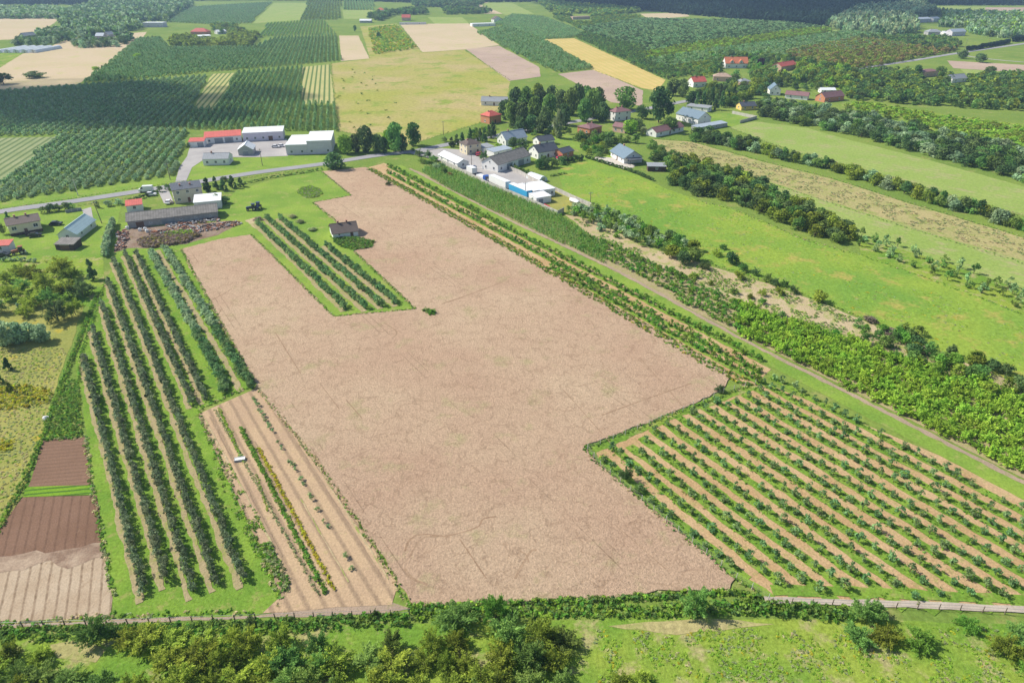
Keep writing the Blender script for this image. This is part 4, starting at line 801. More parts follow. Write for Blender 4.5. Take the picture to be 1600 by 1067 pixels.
trees([(575,28),(600,22),(660,16),(675,26),(620,24),(590,34)], 9, 30, T_bush, ['dark','mid'], 9, 8, 'farm_tree', 'tree', 'trees around the far farm', 'dark tree', 'around the far red roofed farm', 66, split=False)
trees([(690,15),(760,16),(770,22),(700,24)], 10, 30, T_bush, ['dark','mid'], 9, 7, 'farm_tree', 'tree', 'trees above the far beige field', 'dark tree', 'above the far beige field', 67, split=False)
trees([(112,72),(130,62),(200,58),(210,66),(180,74),(125,76)], 8, 60, T_bush, ['dark','mid','grey'], 8.5, 7, 'farm_tree', 'tree', 'trees around the upper left farm', 'round tree', 'around the farm in the upper left field', 68, split=False)
trees([(20,72),(60,55),(110,48),(118,62),(75,72)], 8, 60, T_bush, ['dark','mid','grey'], 8.5, 8, 'farm_tree', 'tree', 'trees above the greenhouse tunnels', 'round tree', 'above the greenhouse tunnels', 69, split=False)
trees([(325,44),(360,42),(385,52),(350,56)], 8, 30, T_bush, ['dark','mid','olive'], 8, 7, 'farm_tree', 'tree', 'trees right of the far red roof', 'tree', 'right of the far red roof at the upper left', 71, split=False)
T([(55,122,16,5,'dark','dark oval clump alone in the upper left beige field'),(6,132,14,8,'dark','dark clump at the left edge of the beige field'),(215,92,8,5,'lush','bright bush at the corner of the upper orchard'),(150,112,8,4,'lush','bright bush on the orchard edge'),(592,60,6,7,'dark','dark tree on the yellow flowering strip'),(555,50,5,8,'dark','dark tree on the beige strip'),(1545,120,9,8,'dark','dark tree cluster below the far road, left'),(1530,98,11,8,'dark','round dark bushes at the far road junction'),(1503,92,10,8,'dark','dark bushes left of the far road junction'),(1468,122,8,9,'mid','tree right of the pink walled house'),(1432,120,7,9,'mid','tree left of the pink walled house')], T_big, 'single far clumps', 'tree', 'tree')
for ln, n_, l, wd, ht, sp in (([(882,255),(912,250)],1,'clipped dark hedge at the end of the dark roofed house',3,3,1.6),):
    pass
# ------------------------------------------------------------------ mesh builder for built things
class MB:
    def __init__(s): s.V = []; s.F = []; s.M = []
    def add(s, vs, fs, m=0):
        b = len(s.V); s.V += [tuple(v) for v in vs]; s.F += [tuple(b+i for i in f) for f in fs]; s.M += [m]*len(fs); return s
    def box(s, x0, y0, z0, x1, y1, z1, m=0):
        v = [(x0,y0,z0),(x1,y0,z0),(x1,y1,z0),(x0,y1,z0),(x0,y0,z1),(x1,y0,z1),(x1,y1,z1),(x0,y1,z1)]
        return s.add(v, [(0,3,2,1),(4,5,6,7),(0,1,5,4),(1,2,6,5),(2,3,7,6),(3,0,4,7)], m)
    def hexa(s, b, t, m=0):
        return s.add(list(b)+list(t), [(0,3,2,1),(4,5,6,7),(0,1,5,4),(1,2,6,5),(2,3,7,6),(3,0,4,7)], m)
    def prof(s, pts, a0, a1, axis='x', m=0):
        """closed profile (p,z) extruded along x (p=y) or y (p=x)"""
        n = len(pts); f = (lambda a, p: (a, p[0], p[1])) if axis == 'x' else (lambda a, p: (p[0], a, p[1]))
        v = [f(a0, p) for p in pts]+[f(a1, p) for p in pts]
        fs = [tuple(range(n)), tuple(range(2*n-1, n-1, -1))]+[(i, n+i, n+(i+1) % n, (i+1) % n) for i in range(n)]
        return s.add(v, fs, m)
    def cyl(s, p, q, r0, r1, n=8, m=0):
        p, q = Vector(p), Vector(q); d = (q-p).normalized(); a = d.orthogonal().normalized(); b = d.cross(a)
        v = [p+(a*math.cos(2*math.pi*i/n)+b*math.sin(2*math.pi*i/n))*r0 for i in range(n)]+[q+(a*math.cos(2*math.pi*i/n)+b*math.sin(2*math.pi*i/n))*r1 for i in range(n)]
        return s.add(v, [tuple(range(n))[::-1], tuple(range(n, 2*n))]+[(i, (i+1) % n, n+(i+1) % n, n+i) for i in range(n)], m)
    def mesh(s, name, mats):
        me = bpy.data.meshes.new(name); me.from_pydata(s.V, [], s.F)
        for m in mats: me.materials.append(m)
        me.polygons.foreach_set('material_index', s.M)
        bm = bmesh.new(); bm.from_mesh(me); bmesh.ops.recalc_face_normals(bm, faces=bm.faces); bm.to_mesh(me); bm.free()
        me.update(); return me
    def build(s, name, mats, parent=None):
        return link(name, s.mesh(name, mats if isinstance(mats, list) else [mats]), parent)
PM = {
 'white': pmat('render_white', (.78, .77, .74), .9, var=.06), 'cream': pmat('render_cream', (.68, .60, .42), .9, var=.07), 'beige': pmat('render_beige', (.58, .52, .42), .9, var=.08),
 'grey': pmat('render_grey', (.38, .38, .38), .9, var=.12), 'bluegrey': pmat('wall_blue_grey', (.64, .59, .66), .8, var=.08), 'brick': pmat('brick_orange', (.55, .24, .13), .9, var=.15, vs=2),
 'pink': pmat('render_pink', (.62, .42, .32), .9, var=.08), 'yellow': pmat('render_yellow', (.72, .52, .16), .9), 'darkwood': pmat('wood_dark', (.09, .06, .05), .9, var=.2, vs=2),
 'concrete': pmat('concrete_panel', (.52, .49, .44), .9, var=.12, vs=1.5, wave=(0, 2.0, .12)), 'blue': pmat('side_blue', (.05, .35, .60), .5, var=.05), 'block': pmat('block_wall', (.34, .33, .32), .95, var=.22, vs=1.2),
 'r_grey': pmat('roof_fibre_cement', (.24, .225, .205), .95, var=.28, vs=.7, wave=(0, .9, .18)), 'r_dark': pmat('roof_dark_metal', (.10, .11, .13), .55, var=.1, wave=(0, .6, .2)),
 'r_blue': pmat('roof_blue_grey', (.17, .24, .30), .5, var=.08, wave=(0, .6, .15)), 'r_lblue': pmat('roof_light_blue', (.38, .44, .50), .5, var=.1, wave=(0, .6, .12)), 'r_red': pmat('roof_red', (.58, .13, .10), .7, var=.15, wave=(0, .8, .12)),
 'r_orange': pmat('roof_orange_tile', (.60, .20, .10), .8, var=.12, wave=(0, .5, .15)), 'r_white': pmat('roof_white_metal', (.78, .80, .80), .5, var=.05, wave=(0, 1.0, .06)), 'r_teal': pmat('roof_pale_teal', (.52, .66, .66), .5, var=.1, wave=(0, .8, .08)),
 'r_purple': pmat('roof_plum', (.26, .14, .14), .7, var=.12, wave=(0, .5, .12)), 'r_brown': pmat('roof_brown', (.14, .11, .095), .8, var=.15, wave=(0, .5, .15)), 'r_tan': pmat('roof_tan', (.40, .29, .22), .8, var=.15),
 'r_mid': pmat('roof_mid_grey', (.32, .34, .36), .6, var=.1, wave=(0, .8, .1)), 'brickc': pmat('chimney_brick', (.40, .22, .16), .9, var=.2, vs=3),
 'glass': pmat('window_glass', (.05, .06, .07), .12, var=.05, spec=.6), 'frame': pmat('window_frame', (.75, .75, .74), .6, var=.03), 'door': pmat('door_brown', (.16, .09, .06), .7), 'gate': pmat('gate_grey', (.28, .30, .32), .7, wave=(0, .4, .1)),
 'tyre': pmat('tyre_rubber', (.025, .025, .025), .9), 'metal': pmat('bare_metal', (.42, .42, .42), .4, .6), 'wood': pmat('post_wood', (.22, .17, .13), .95, var=.25, vs=3), 'postc': pmat('post_concrete', (.55, .52, .47), .95, var=.15, vs=3),
 'carw': pmat('paint_white', (.80, .80, .80), .3, var=.02, spec=.6), 'carb': pmat('paint_navy', (.02, .035, .10), .3, var=.02, spec=.6), 'cark': pmat('paint_black', (.02, .02, .025), .3, var=.02, spec=.6), 'carr': pmat('paint_red', (.50, .03, .07), .35, var=.05, spec=.6), 'carblue': pmat('paint_blue', (.03, .10, .40), .35, var=.05, spec=.6),
 'foil': pmat('tunnel_foil', (.70, .74, .74), .35, var=.08, wave=(0, 2, .08)), 'rust': pmat('rusty_metal', (.30, .13, .07), .9, var=.3, vs=2), 'tarp': pmat('tarp_green_blue', (.05, .28, .28), .6), 'bag': pmat('bulk_bag_white', (.72, .72, .70), .8),
}
WINC = {}
def window(parent, x, y, z, w, h, face, pane=True):
    key = (round(w, 2), round(h, 2))
    if key not in WINC:
        f = MB(); t = .09
        f.box(-w/2, -.06, 0, w/2, .02, t); f.box(-w/2, -.06, h-t, w/2, .02, h); f.box(-w/2, -.06, t, -w/2+t, .02, h-t); f.box(w/2-t, -.06, t, w/2, .02, h-t); f.box(-.03, -.05, t, .03, .02, h-t)
        f.box(-w/2-.08, -.14, -.07, w/2+.08, .02, -.003)
        g = MB().box(-w/2+t, -.03, t, w/2-t, .015, h-t)
        WINC[key] = (f.mesh('window', [PM['frame']]), g.mesh('pane', [PM['glass']]))
    o = link('window', WINC[key][0], parent); o.location = (x, y, z); o.rotation_euler = (0, 0, {'f': 0, 'l': -math.pi/2, 'r': math.pi/2}[face])
    if pane: link('pane', WINC[key][1], o)
def house(A, B, depth, h, label, wall='white', roof='r_dark', kind='gable', rh=2.0, over=.4, nf=2, nl=1, nr=1, storeys=1, chim=1, door=True, name='house', cat='house', group=None, ww=1.1, wh=1.2, gates=(), plinth=None, maxlen=None, extra=None):
    """A,B: photo pixels of the base of the front wall; the body extends depth metres away"""
    a, b = Vector(G(*A)), Vector(G(*B)); v = b-a; Ln = v.length; rz = math.atan2(v.y, v.x)
    if maxlen and Ln > maxlen: Ln = maxlen
    e = empty(name, (a.x, a.y, 0), rz, label, cat, group)
    D = depth; wl = MB(); rf = MB(); t = .14; o = over
    if kind == 'gable':
        wl.prof([(0, -.3), (0, h), (D/2, h+rh), (D, h), (D, -.3)], 0, Ln, 'x')
        k = rh/(D/2)
        for s in (0, 1):
            y0, y1 = (-o, D/2) if s == 0 else (D+o, D/2); z0 = h-o*k+.03; z1 = h+rh+.03
            rf.hexa([(-o, y0, z0), (Ln+o, y0, z0), (Ln+o, y1, z1), (-o, y1, z1)], [(-o, y0, z0+t), (Ln+o, y0, z0+t), (Ln+o, y1, z1+t), (-o, y1, z1+t)])
        rf.box(-o, D/2-.12, h+rh+.1, Ln+o, D/2+.12, h+rh+.24)
    elif kind == 'cross':
        wl.prof([(0, -.3), (0, h), (Ln/2, h+rh), (Ln, h), (Ln, -.3)], 0, D, 'y'); k = rh/(Ln/2)
        for s in (0, 1):
            x0, x1 = (-o, Ln/2) if s == 0 else (Ln+o, Ln/2); z0 = h-o*k+.03; z1 = h+rh+.03
            rf.hexa([(x0, -o, z0), (x1, -o, z1), (x1, D+o, z1), (x0, D+o, z0)], [(x0, -o, z0+t), (x1, -o, z1+t), (x1, D+o, z1+t), (x0, D+o, z0+t)])
        rf.box(Ln/2-.12, -o, h+rh+.1, Ln/2+.12, D+o, h+rh+.24)
    elif kind == 'hip':
        wl.box(0, 0, -.3, Ln, D, h)
        i = min(D, Ln)/2
        if Ln >= D: r0, r1 = (i, D/2), (Ln-i, D/2)
        else: r0, r1 = (Ln/2, i), (Ln/2, D-i)
        z = h+.02; zt = h+rh
        vs = [(-o,-o,z),(Ln+o,-o,z),(Ln+o,D+o,z),(-o,D+o,z),(-o,-o,z+t),(Ln+o,-o,z+t),(Ln+o,D+o,z+t),(-o,D+o,z+t),(r0[0],r0[1],zt+t),(r1[0]+(.02 if Ln>=D else 0),r1[1]+(.02 if Ln<D else 0),zt+t)]
        fs = [(0,3,2,1),(0,1,5,4),(1,2,6,5),(2,3,7,6),(3,0,4,7)]
        fs += [(4,5,9,8),(5,6,9),(6,7,8,9),(7,4,8)] if Ln >= D else [(4,5,8),(5,6,9,8),(6,7,9),(7,4,8,9)]
        rf.add(vs, fs)
    elif kind == 'mono':
        wl.prof([(0, -.3), (0, h), (D, h+rh), (D, -.3)], 0, Ln, 'x'); k = rh/D
        z0 = h-o*k+.03; z1 = h+rh+o*k+.03
        rf.hexa([(-o, -o, z0), (Ln+o, -o, z0), (Ln+o, D+o, z1), (-o, D+o, z1)], [(-o, -o, z0+t), (Ln+o, -o, z0+t), (Ln+o, D+o, z1+t), (-o, D+o, z1+t)])
    else:
        wl.box(0, 0, -.3, Ln, D, h); rf.box(-.15, -.15, h+.003, Ln+.15, D+.15, h+.25)
    wl.build('wall', PM[wall], e); ro = rf.build('roof', PM[roof], e)
    if plinth: MB().box(-.04, -.04, -.3, Ln+.04, D+.04, plinth[0]).build('plinth', PM[plinth[1]], e)
    def rz_at(x, y):
        if kind == 'gable': return h+rh*(1-abs(y-D/2)/(D/2))
        if kind == 'cross': return h+rh*(1-abs(x-Ln/2)/(Ln/2))
        if kind == 'hip': return h+rh*min(1, min(x, Ln-x, y, D-y)/(min(D, Ln)/2))
        if kind == 'mono': return h+rh*y/D
        return h
    for c in range(chim):
        cx = Ln*(.3+.35*c); cy = D*.5; zz = rz_at(cx, cy)
        cb = MB().box(cx-.3, cy-.3, zz-.5, cx+.3, cy+.3, zz+.9); cb.box(cx-.38, cy-.38, zz+.903, cx+.38, cy+.38, zz+1.0); cb.build('chimney', PM['brickc'], ro)
    zs = [1.0+2.8*s for s in range(storeys)]
    base = plinth[0] if plinth else 0
    for s, z in enumerate(zs):
        z += base
        if z+wh > h-.05: z = max(.4, h-wh-.25)
        for i in range(nf):
            x = Ln*(i+.5)/nf
            if any(abs(x-Ln*g[0]) < g[1]/2+ww/2 for g in gates): continue
            if s == 0 and door and not gates and i == nf//2: continue
            window(e, x, 0, z, ww, wh, 'f')
        for i in range(nl): window(e, 0, D*(i+.5)/nl, z, ww, wh, 'l')
        for i in range(nr): window(e, Ln, D*(i+.5)/nr, z, ww, wh, 'r')
    if kind in ('gable',) and rh > 2.2:
        if nl: window(e, 0, D/2, h+.15, .9, .9, 'l')
        if nr: window(e, Ln, D/2, h+.15, .9, .9, 'r')
    if kind == 'cross' and rh > 2.2: window(e, Ln/2, 0, h+.15, .9, .9, 'f')
    if door and not gates:
        x = Ln*((nf//2)+.5)/max(nf, 1); d = MB().box(x-.5, -.06, 0, x+.5, .02, 2.05).box(x-.8, -.6, 0, x+.8, -.063, .12, 1); d.build('door', [PM['door'], PM['concrete']], e)
    for fx, gw, gh, gm in gates:
        x = Ln*fx; MB().box(x-gw/2, -.07, 0, x+gw/2, .02, gh).box(x-gw/2-.1, -.09, gh+.003, x+gw/2+.1, .02, gh+.12, 1).build('gate', [PM[gm], PM['frame']], e)
    if extra: extra(e, Ln, D)
    return e
H = house
# left farm
H((17.5,370),(67.5,361),9.5,4.0,'beige house with low brown roof and two chimneys on the left lawn','cream','r_brown','gable',1.1,nf=3,chim=2,plinth=(1.0,'darkwood'),ww=1.5,wh=1.3,
  extra=lambda e, Ln, D: MB().box(Ln*.42,-2.2,0,Ln*.66,-.05,1.0).box(Ln*.42,-2.9,0,Ln*.66,-2.203,.5).build('stairs', PM['darkwood'], e))
H((93,377),(122,376),15,2.4,'gabled barn with pale teal metal roof on the left lawn','white','r_teal','cross',2.2,nf=1,nl=2,nr=2,chim=0,door=False,name='barn',cat='barn')
H((88,391),(117,391),4.6,2.0,'grey flat shed in front of the pale teal barn','darkwood','r_grey','mono',.6,nf=0,nl=0,nr=0,chim=0,gates=((.5,3,1.8,'door'),),name='shed',cat='shed',over=.25)
H((136,357),(146,355),4,2.0,'small rusty lean to behind the pale teal barn','rust','r_purple','mono',.6,nf=1,nl=0,nr=0,chim=0,door=False,name='shed',cat='shed',over=.2,ww=.6,wh=.6)
H((-12,396),(17,394),4,2.4,'small red roofed shed cut by the left edge','bluegrey','r_red','mono',.5,nf=1,nl=0,nr=0,chim=0,door=False,name='shed',cat='shed',over=.25)
H((201,357),(341,341),9.0,2.6,'long grey barn with weathered corrugated roof','block','r_grey','gable',1.7,nf=6,nl=1,nr=1,chim=0,gates=((.13,2.6,2.1,'door'),(.44,4.4,2.3,'gate')),name='barn',cat='barn',ww=.8,wh=.6)
H((199,332),(224,329),5,2.4,'red roofed shed behind the left end of the long barn','white','r_red','mono',.8,nf=1,nl=1,nr=0,chim=0,door=False,name='shed',cat='shed',over=.2)
H((274,319),(319,313),9,5.4,'two storey cream house with flat dark roof beside the drive','beige','r_dark','mono',.5,nf=3,nl=2,nr=1,storeys=2,chim=2,over=.3)
H((305,329),(347,325),9,3.0,'white roofed annex behind the long barn','white','r_white','mono',.5,nf=2,nl=0,nr=1,chim=0,door=False,name='annex',cat='annex',over=.2)
H((521,374),(560,369),8,2.0,'lone white shed with dark roof and two chimneys beside the wheat','white','r_brown','gable',2.1,nf=2,nl=1,nr=0,chim=2,door=True,name='shed',cat='shed',ww=.7,wh=.7)
# halls
H((318,259),(358,258),8,2.9,'white cottage with grey roof and three front windows','white','r_mid','gable',1.9,nf=3,nl=1,nr=1,chim=1,door=False,over=.15)
H((296,231),(320,230),6,2.9,'short red roofed wing of the workshop at its left end','white','r_red','mono',.7,nf=1,nl=1,nr=0,chim=0,gates=((.75,3,2.4,'gate'),),name='workshop_wing',cat='workshop',over=.2)
H((320.5,225.5),(378,221.5),10,3.2,'long red roofed workshop with big grey gates','white','r_red','mono',1.0,nf=4,nl=0,nr=0,chim=0,gates=((.38,4.2,2.7,'gate'),(.66,4.2,2.7,'gate')),name='workshop',cat='workshop',over=.2)
H((380.5,221.5),(443.5,218.5),11,4.4,'white roofed hall joined to the red workshop','bluegrey','r_white','mono',.6,nf=5,nl=0,nr=1,chim=0,gates=((.68,2.2,2.4,'door'),),name='hall',cat='hall',over=.2)
H((448,242.5),(481,241.5),22,4.8,'lower left half of the big white hall','bluegrey','r_white','flat',0,nf=2,nl=2,nr=0,chim=0,gates=((.5,3.6,3.2,'bluegrey'),),name='hall',cat='hall')
H((481.2,241.5),(519.5,240),22,6.4,'taller right half of the big white hall','bluegrey','r_white','flat',0,nf=3,nl=0,nr=2,chim=0,gates=((.5,3.6,3.4,'bluegrey'),),name='hall',cat='hall')
H((373,243.5),(396,242.5),9,2.9,'small grey gabled shed with white roof in the paved yard','grey','r_white','cross',2.2,nf=0,nl=1,nr=1,chim=0,gates=((.5,2.4,2.1,'gate'),),name='shed',cat='shed')
# village centre
H((730,242.5),(752,239),7.5,4.8,'cream two storey house with dark hip roof beside the yard','cream','r_brown','hip',1.9,nf=2,nl=2,nr=0,storeys=2,chim=1,maxlen=11)
H((756,240),(772,237),6,2.6,'flat grey garage behind the cream house','white','r_mid','mono',.5,nf=1,nl=0,nr=0,chim=0,door=False,name='garage',cat='garage',over=.2)
H((772,247),(800,241),6,2.8,'white flat roofed shed behind the long grey barn','white','r_lblue','mono',.4,nf=2,nl=0,nr=0,chim=0,door=False,name='shed',cat='shed',over=.2)
H((778,270),(829,254),10,3.6,'long white barn with weathered grey gable roof in the village','white','r_grey','gable',2.8,nf=5,nl=2,nr=0,chim=0,gates=((.35,4,2.8,'gate'),(.7,4,2.8,'gate')),name='barn',cat='barn')
H((686,250),(715,264),6,2.6,'white walled shed with pale roof at the top of the yard','white','r_white','gable',1.4,nf=3,nl=0,nr=1,chim=0,door=False,name='shed',cat='shed')
H((790.5,228.5),(823,223),8,3.2,'white house with light blue grey roof and dormer','white','r_lblue','gable',3.2,nf=3,nl=2,nr=1,chim=1)
H((841,249.5),(872,244.5),8.5,3.4,'white house with dark grey gable roof, upper long one','white','r_dark','gable',2.6,nf=3,nl=2,nr=0,chim=1)
H((879,248),(896,243.5),6.5,2.6,'dark roofed garage joined to the dark grey roofed house','brick','r_dark','gable',1.5,nf=1,nl=0,nr=0,chim=0,door=False,name='garage',cat='garage')
H((843,229),(866,226),7,2.6,'dark roofed outbuilding behind the dark grey roofed house','white','r_dark','gable',1.8,nf=1,nl=1,nr=0,chim=0,door=False,name='outbuilding',cat='outbuilding')
H((954,244.5),(976,257),9.5,2.8,'new white house with blue grey roof beside the pale terrace','white','r_blue','gable',3.0,nf=3,nl=0,nr=2,chim=1,over=.6,maxlen=15,
  extra=lambda e, Ln, D: MB().box(Ln+.1,1,2.5,Ln+4.5,D-1.5,2.7).cyl((Ln+4.3,1.3,0),(Ln+4.3,1.3,2.5),.09,.09).cyl((Ln+4.3,D-1.8,0),(Ln+4.3,D-1.8,2.5),.09,.09).build('canopy', PM['r_dark'], e))
H((1012,268),(1040,268.5),5,2.3,'grey roofed garden shed right of the new house','darkwood','r_mid','mono',.4,nf=1,nl=0,nr=0,chim=0,door=False,name='shed',cat='shed',over=.3)
H((921,211.5),(940,207),9,3.4,'orange brick house with brown hip roof','brick','r_purple','hip',1.7,nf=2,nl=2,nr=0,chim=2)
H((961,190),(985,187),8,5.2,'white two storey house with plum hip roof','white','r_purple','hip',1.9,nf=2,nl=2,nr=0,storeys=2,chim=2)
H((957,206),(976,209),6,3.2,'orange walled annex with plum roof','pink','r_purple','gable',1.6,nf=2,nl=0,nr=0,chim=0,door=False,name='annex',cat='annex')
H((1025,215),(1074,204),7,2.7,'long low white house with brown plum roof','white','r_purple','gable',2.0,nf=3,nl=1,nr=0,chim=0,maxlen=24)
H((1056,187),(1090,196),10,3.7,'big white barn with dark blue grey roof','white','r_blue','gable',3.2,nf=3,nl=0,nr=1,chim=0,door=False,name='barn',cat='barn',maxlen=22,ww=.8,wh=.8)
H((1090,206),(1136,198),5,2.1,'long low shed with pale grey roof','grey','r_lblue','mono',.4,nf=4,nl=0,nr=0,chim=0,door=False,name='shed',cat='shed',over=.2,maxlen=26)
H((1072,172),(1105,176),7,2.6,'flat grey sheds behind the big white barn','white','r_mid','mono',.4,nf=2,nl=0,nr=1,chim=0,door=False,name='shed',cat='shed')
H((752,165),(792,166),7,2.8,'long white house with grey roof behind the grove','white','r_mid','gable',2.4,nf=3,nl=1,nr=0,chim=1)
H((765,194.5),(783,191),8,4.4,'small orange brick house with red hip roof','brick','r_red','hip',2.4,nf=1,nl=1,nr=0,chim=1)
# yard halls
H((840,310),(867,306),12,3.0,'flat white hall with pale roof at the end of the yard','white','r_white','flat',0,nf=3,nl=0,nr=0,chim=0,door=False,name='hall',cat='hall')
H((838,320),(861,316),6,2.6,'small white flat shed before the flat hall','white','r_white','mono',.3,nf=1,nl=1,nr=0,chim=0,gates=((.3,2,2,'gate'),),name='shed',cat='shed',over=.15)
# far houses
FAR = [((1133,107),(1168,107),11,4.2,'big white house with orange red roof and dormers','white','r_orange','gable',4.6,1),((1220,112),(1244,108),9,4,'pink walled house with bright red roof','pink','r_red','gable',2.6,1),((1083,137),(1103,136),9,4,'white house with red roof among dark trees','white','r_red','gable',3,1),
 ((1114,127),(1142,128),9,3.4,'house with tan roof beside the small grey one','pink','r_tan','hip',2.4,1),((1157,134),(1173,133),7,2.6,'small house with grey hip roof by the far road','pink','r_mid','hip',1.8,1),((1202,149),(1219,149.5),11,3.8,'white gabled house with dark blue roof','white','r_blue','cross',3.4,0),
 ((1226,154),(1261,157),7,2.8,'long low white house with plum tile roof','white','r_purple','gable',2.0,0),((1288,160.5),(1318,157),8,3.2,'brick gabled house with dark plum roof','brick','r_purple','gable',2.8,0),((1283,146),(1305,146),6,2.2,'pale greenhouse like shed behind the brick house','white','r_white','gable',1.2,0),
 ((1158,173),(1181,172),7,2.6,'small yellow house with dark roof before the belt','yellow','r_dark','gable',2,1),((1443,121),(1466,119),9,4,'pink walled house with flat plum roof','pink','r_purple','hip',1.4,0),((1487,130),(1510,128),8,3,'white gabled house with grey roof at the right','white','r_mid','gable',2.6,0),
 ((1450,55),(1471,55),11,3.5,'grey roofed house in the far wood','grey','r_mid','hip',3,1),((1487,57),(1508,56),11,5,'white and blue far building','bluegrey','r_lblue','gable',3,0),((1474,56),(1483,56),9,3,'small white far house','white','r_white','gable',2,0),((1432,36),(1454,35),14,5,'far white and blue hall','bluegrey','r_white','gable',2,0),((1458,35),(1468,34.5),12,5,'smaller far white hall','white','r_lblue','gable',2,0),
 ((738,42),(774,41),12,3.6,'far white hall beside the beige field','white','r_white','flat',0,0),((772,35),(784,34.5),10,4,'far gabled house behind the white hall','white','r_brown','cross',4,0),((298,54),(324,54),12,3,'far house with broad red hip roof','brick','r_red','hip',4,0),((224,43),(255,43),14,6,'far white hall at the upper left','bluegrey','r_white','flat',0,0),
 ((311,60),(330,59),10,2.2,'low far white shed under the red roof','white','r_white','mono',.5,0),((340,54),(354,53),9,3,'small far white house among trees','white','r_white','gable',2,0),((628,33),(641,33),9,5,'far house with red roof and pink walls','pink','r_red','gable',4,0),((624,39),(666,38.5),6,2.5,'long low far white building','white','r_mid','flat',0,0),
 ((562,36),(580,36),10,3,'far pale roofed barn left of the red roof','grey','r_white','gable',2,0),((589,20),(600,20),10,4,'far house with orange roof in dark trees','white','r_orange','hip',4,0),((895,31),(922,30),9,4,'far brown roofed building above the golden strip','pink','r_tan','flat',0,0),((40,62),(58,60),9,4,'far grey house above the tunnels','grey','r_mid','gable',3,0),((150,62),(162,62),9,4,'far grey house in the upper left trees','grey','r_lblue','gable',3,0),((170,60),(180,59),9,4,'second far grey house in the upper left trees','grey','r_mid','gable',3,0)]
for A, B, D, h, l, wl, rf, kd, rh, ch in FAR:
    def dorm(e, Ln, D):
        for fx in (.28, .68):
            x = Ln*fx; MB().prof([(x-1.6, 4.0), (x-1.6, 5.4), (x, 7.0), (x+1.6, 5.4), (x+1.6, 4.0)], .1, 4, 'y').build('dormer_wall', PM['white'], e)
            r = MB()
            for s in (-1, 1): r.hexa([(x+s*2, -.3, 5.1), (x, -.3, 7.05), (x, 4.6, 7.05), (x+s*2, 4.6, 5.1)], [(x+s*2, -.3, 5.25), (x, -.3, 7.2), (x, 4.6, 7.2), (x+s*2, 4.6, 5.25)])
            r.build('dormer_roof', PM['r_orange'], e); window(e, x, .1, 4.6, 1.0, 1.2, 'f')
    big = 'dormers' in l
    house(A, B, D, h, l, wl, rf, kd, rh, nf=2 if not big else 3, nl=1, nr=0, chim=ch, door=False, name='hall' if 'hall' in l else ('shed' if 'shed' in l else ('barn' if 'barn' in l else 'house')), cat='hall' if 'hall' in l else ('shed' if 'shed' in l else ('barn' if 'barn' in l else 'house')), ww=1.2, wh=1.2, extra=dorm if big else None)
# tunnels
def tunnel(x, y, ln, wd, h, rz, label, group=None):
    p = G(x, y); e = empty('greenhouse_tunnel', (p[0], p[1], 0), rz, label, 'greenhouse', group)
    m = MB(); n = 10; pts = [(wd/2*math.cos(math.pi*i/n), h*math.sin(math.pi*i/n)) for i in range(n+1)]
    m.prof(pts, 0, ln, 'y'); m.build('foil_cover', PM['foil'], e)
    g = MB()
    for yy in (-.05, ln+.05): g.box(-.8, min(yy, yy*.5), 0, .8, yy+.03, h*.75)
    g.build('door', PM['metal'], e)
for i in range(5):
    tunnel(-2+13.5*i, 83, 42, 7.4, 3.4, R(-4), 'pale foil tunnel at the upper left, %s from the left' % nth(i), 'foil tunnels at the upper left')
tunnel(849, 284, 9, 5, 2.4, R(38), 'white foil tunnel beside the yard wall')
# concrete walls
def wallline(pp, h, name, label, mat='concrete', cat='wall', seg=2.0):
    P = [Vector(G(*p)) for p in pp]; e = empty(name, (P[0].x, P[0].y, 0), 0, label, cat); m = MB(); ps = MB(); k = 0
    for a, b in zip(P[:-1], P[1:]):
        a2, b2 = a-P[0], b-P[0]; d = (b2-a2); L_ = d.length; d.normalize(); n = Vector((-d.y, d.x))*.06
        m.hexa([(*(a2-n), -.1), (*(b2-n), -.1), (*(b2+n), -.1), (*(a2+n), -.1)], [(*(a2-n), h), (*(b2-n), h), (*(b2+n), h), (*(a2+n), h)])
        c = int(L_/seg)
        for i in range(c+1):
            q = a2+d*min(i*seg, L_)
            o = n*1.9; f = d*.08
            ps.hexa([(*(q-o-f), -.1), (*(q-o+f), -.1), (*(q+o+f), -.1), (*(q+o-f), -.1)], [(*(q-o-f), h+.08), (*(q-o+f), h+.08), (*(q+o+f), h+.08), (*(q+o-f), h+.08)])
    m.build('panel', PM[mat], e); ps.build('posts', PM['postc'], e)
wallline([(690,256),(716,268),(760,290),(800,306),(840,323),(871,337),(881,332)], 2.0, 'concrete_wall', 'long pale concrete panel wall between the yard and the maize')
wallline([(796,266),(812,272),(835,285),(870,300),(900,314),(931,327),(917,331)], 1.8, 'concrete_wall', 'back concrete panel wall of the yard by the meadow')
wallline([(1144,178),(1182,186),(1156,193)], 1.8, 'concrete_wall', 'pale concrete wall beside the belt of dark trees')
wallline([(103,333),(128,329)], 1.2, 'picket_fence', 'low grey fence at the roadside driveway', 'gate', 'fence')
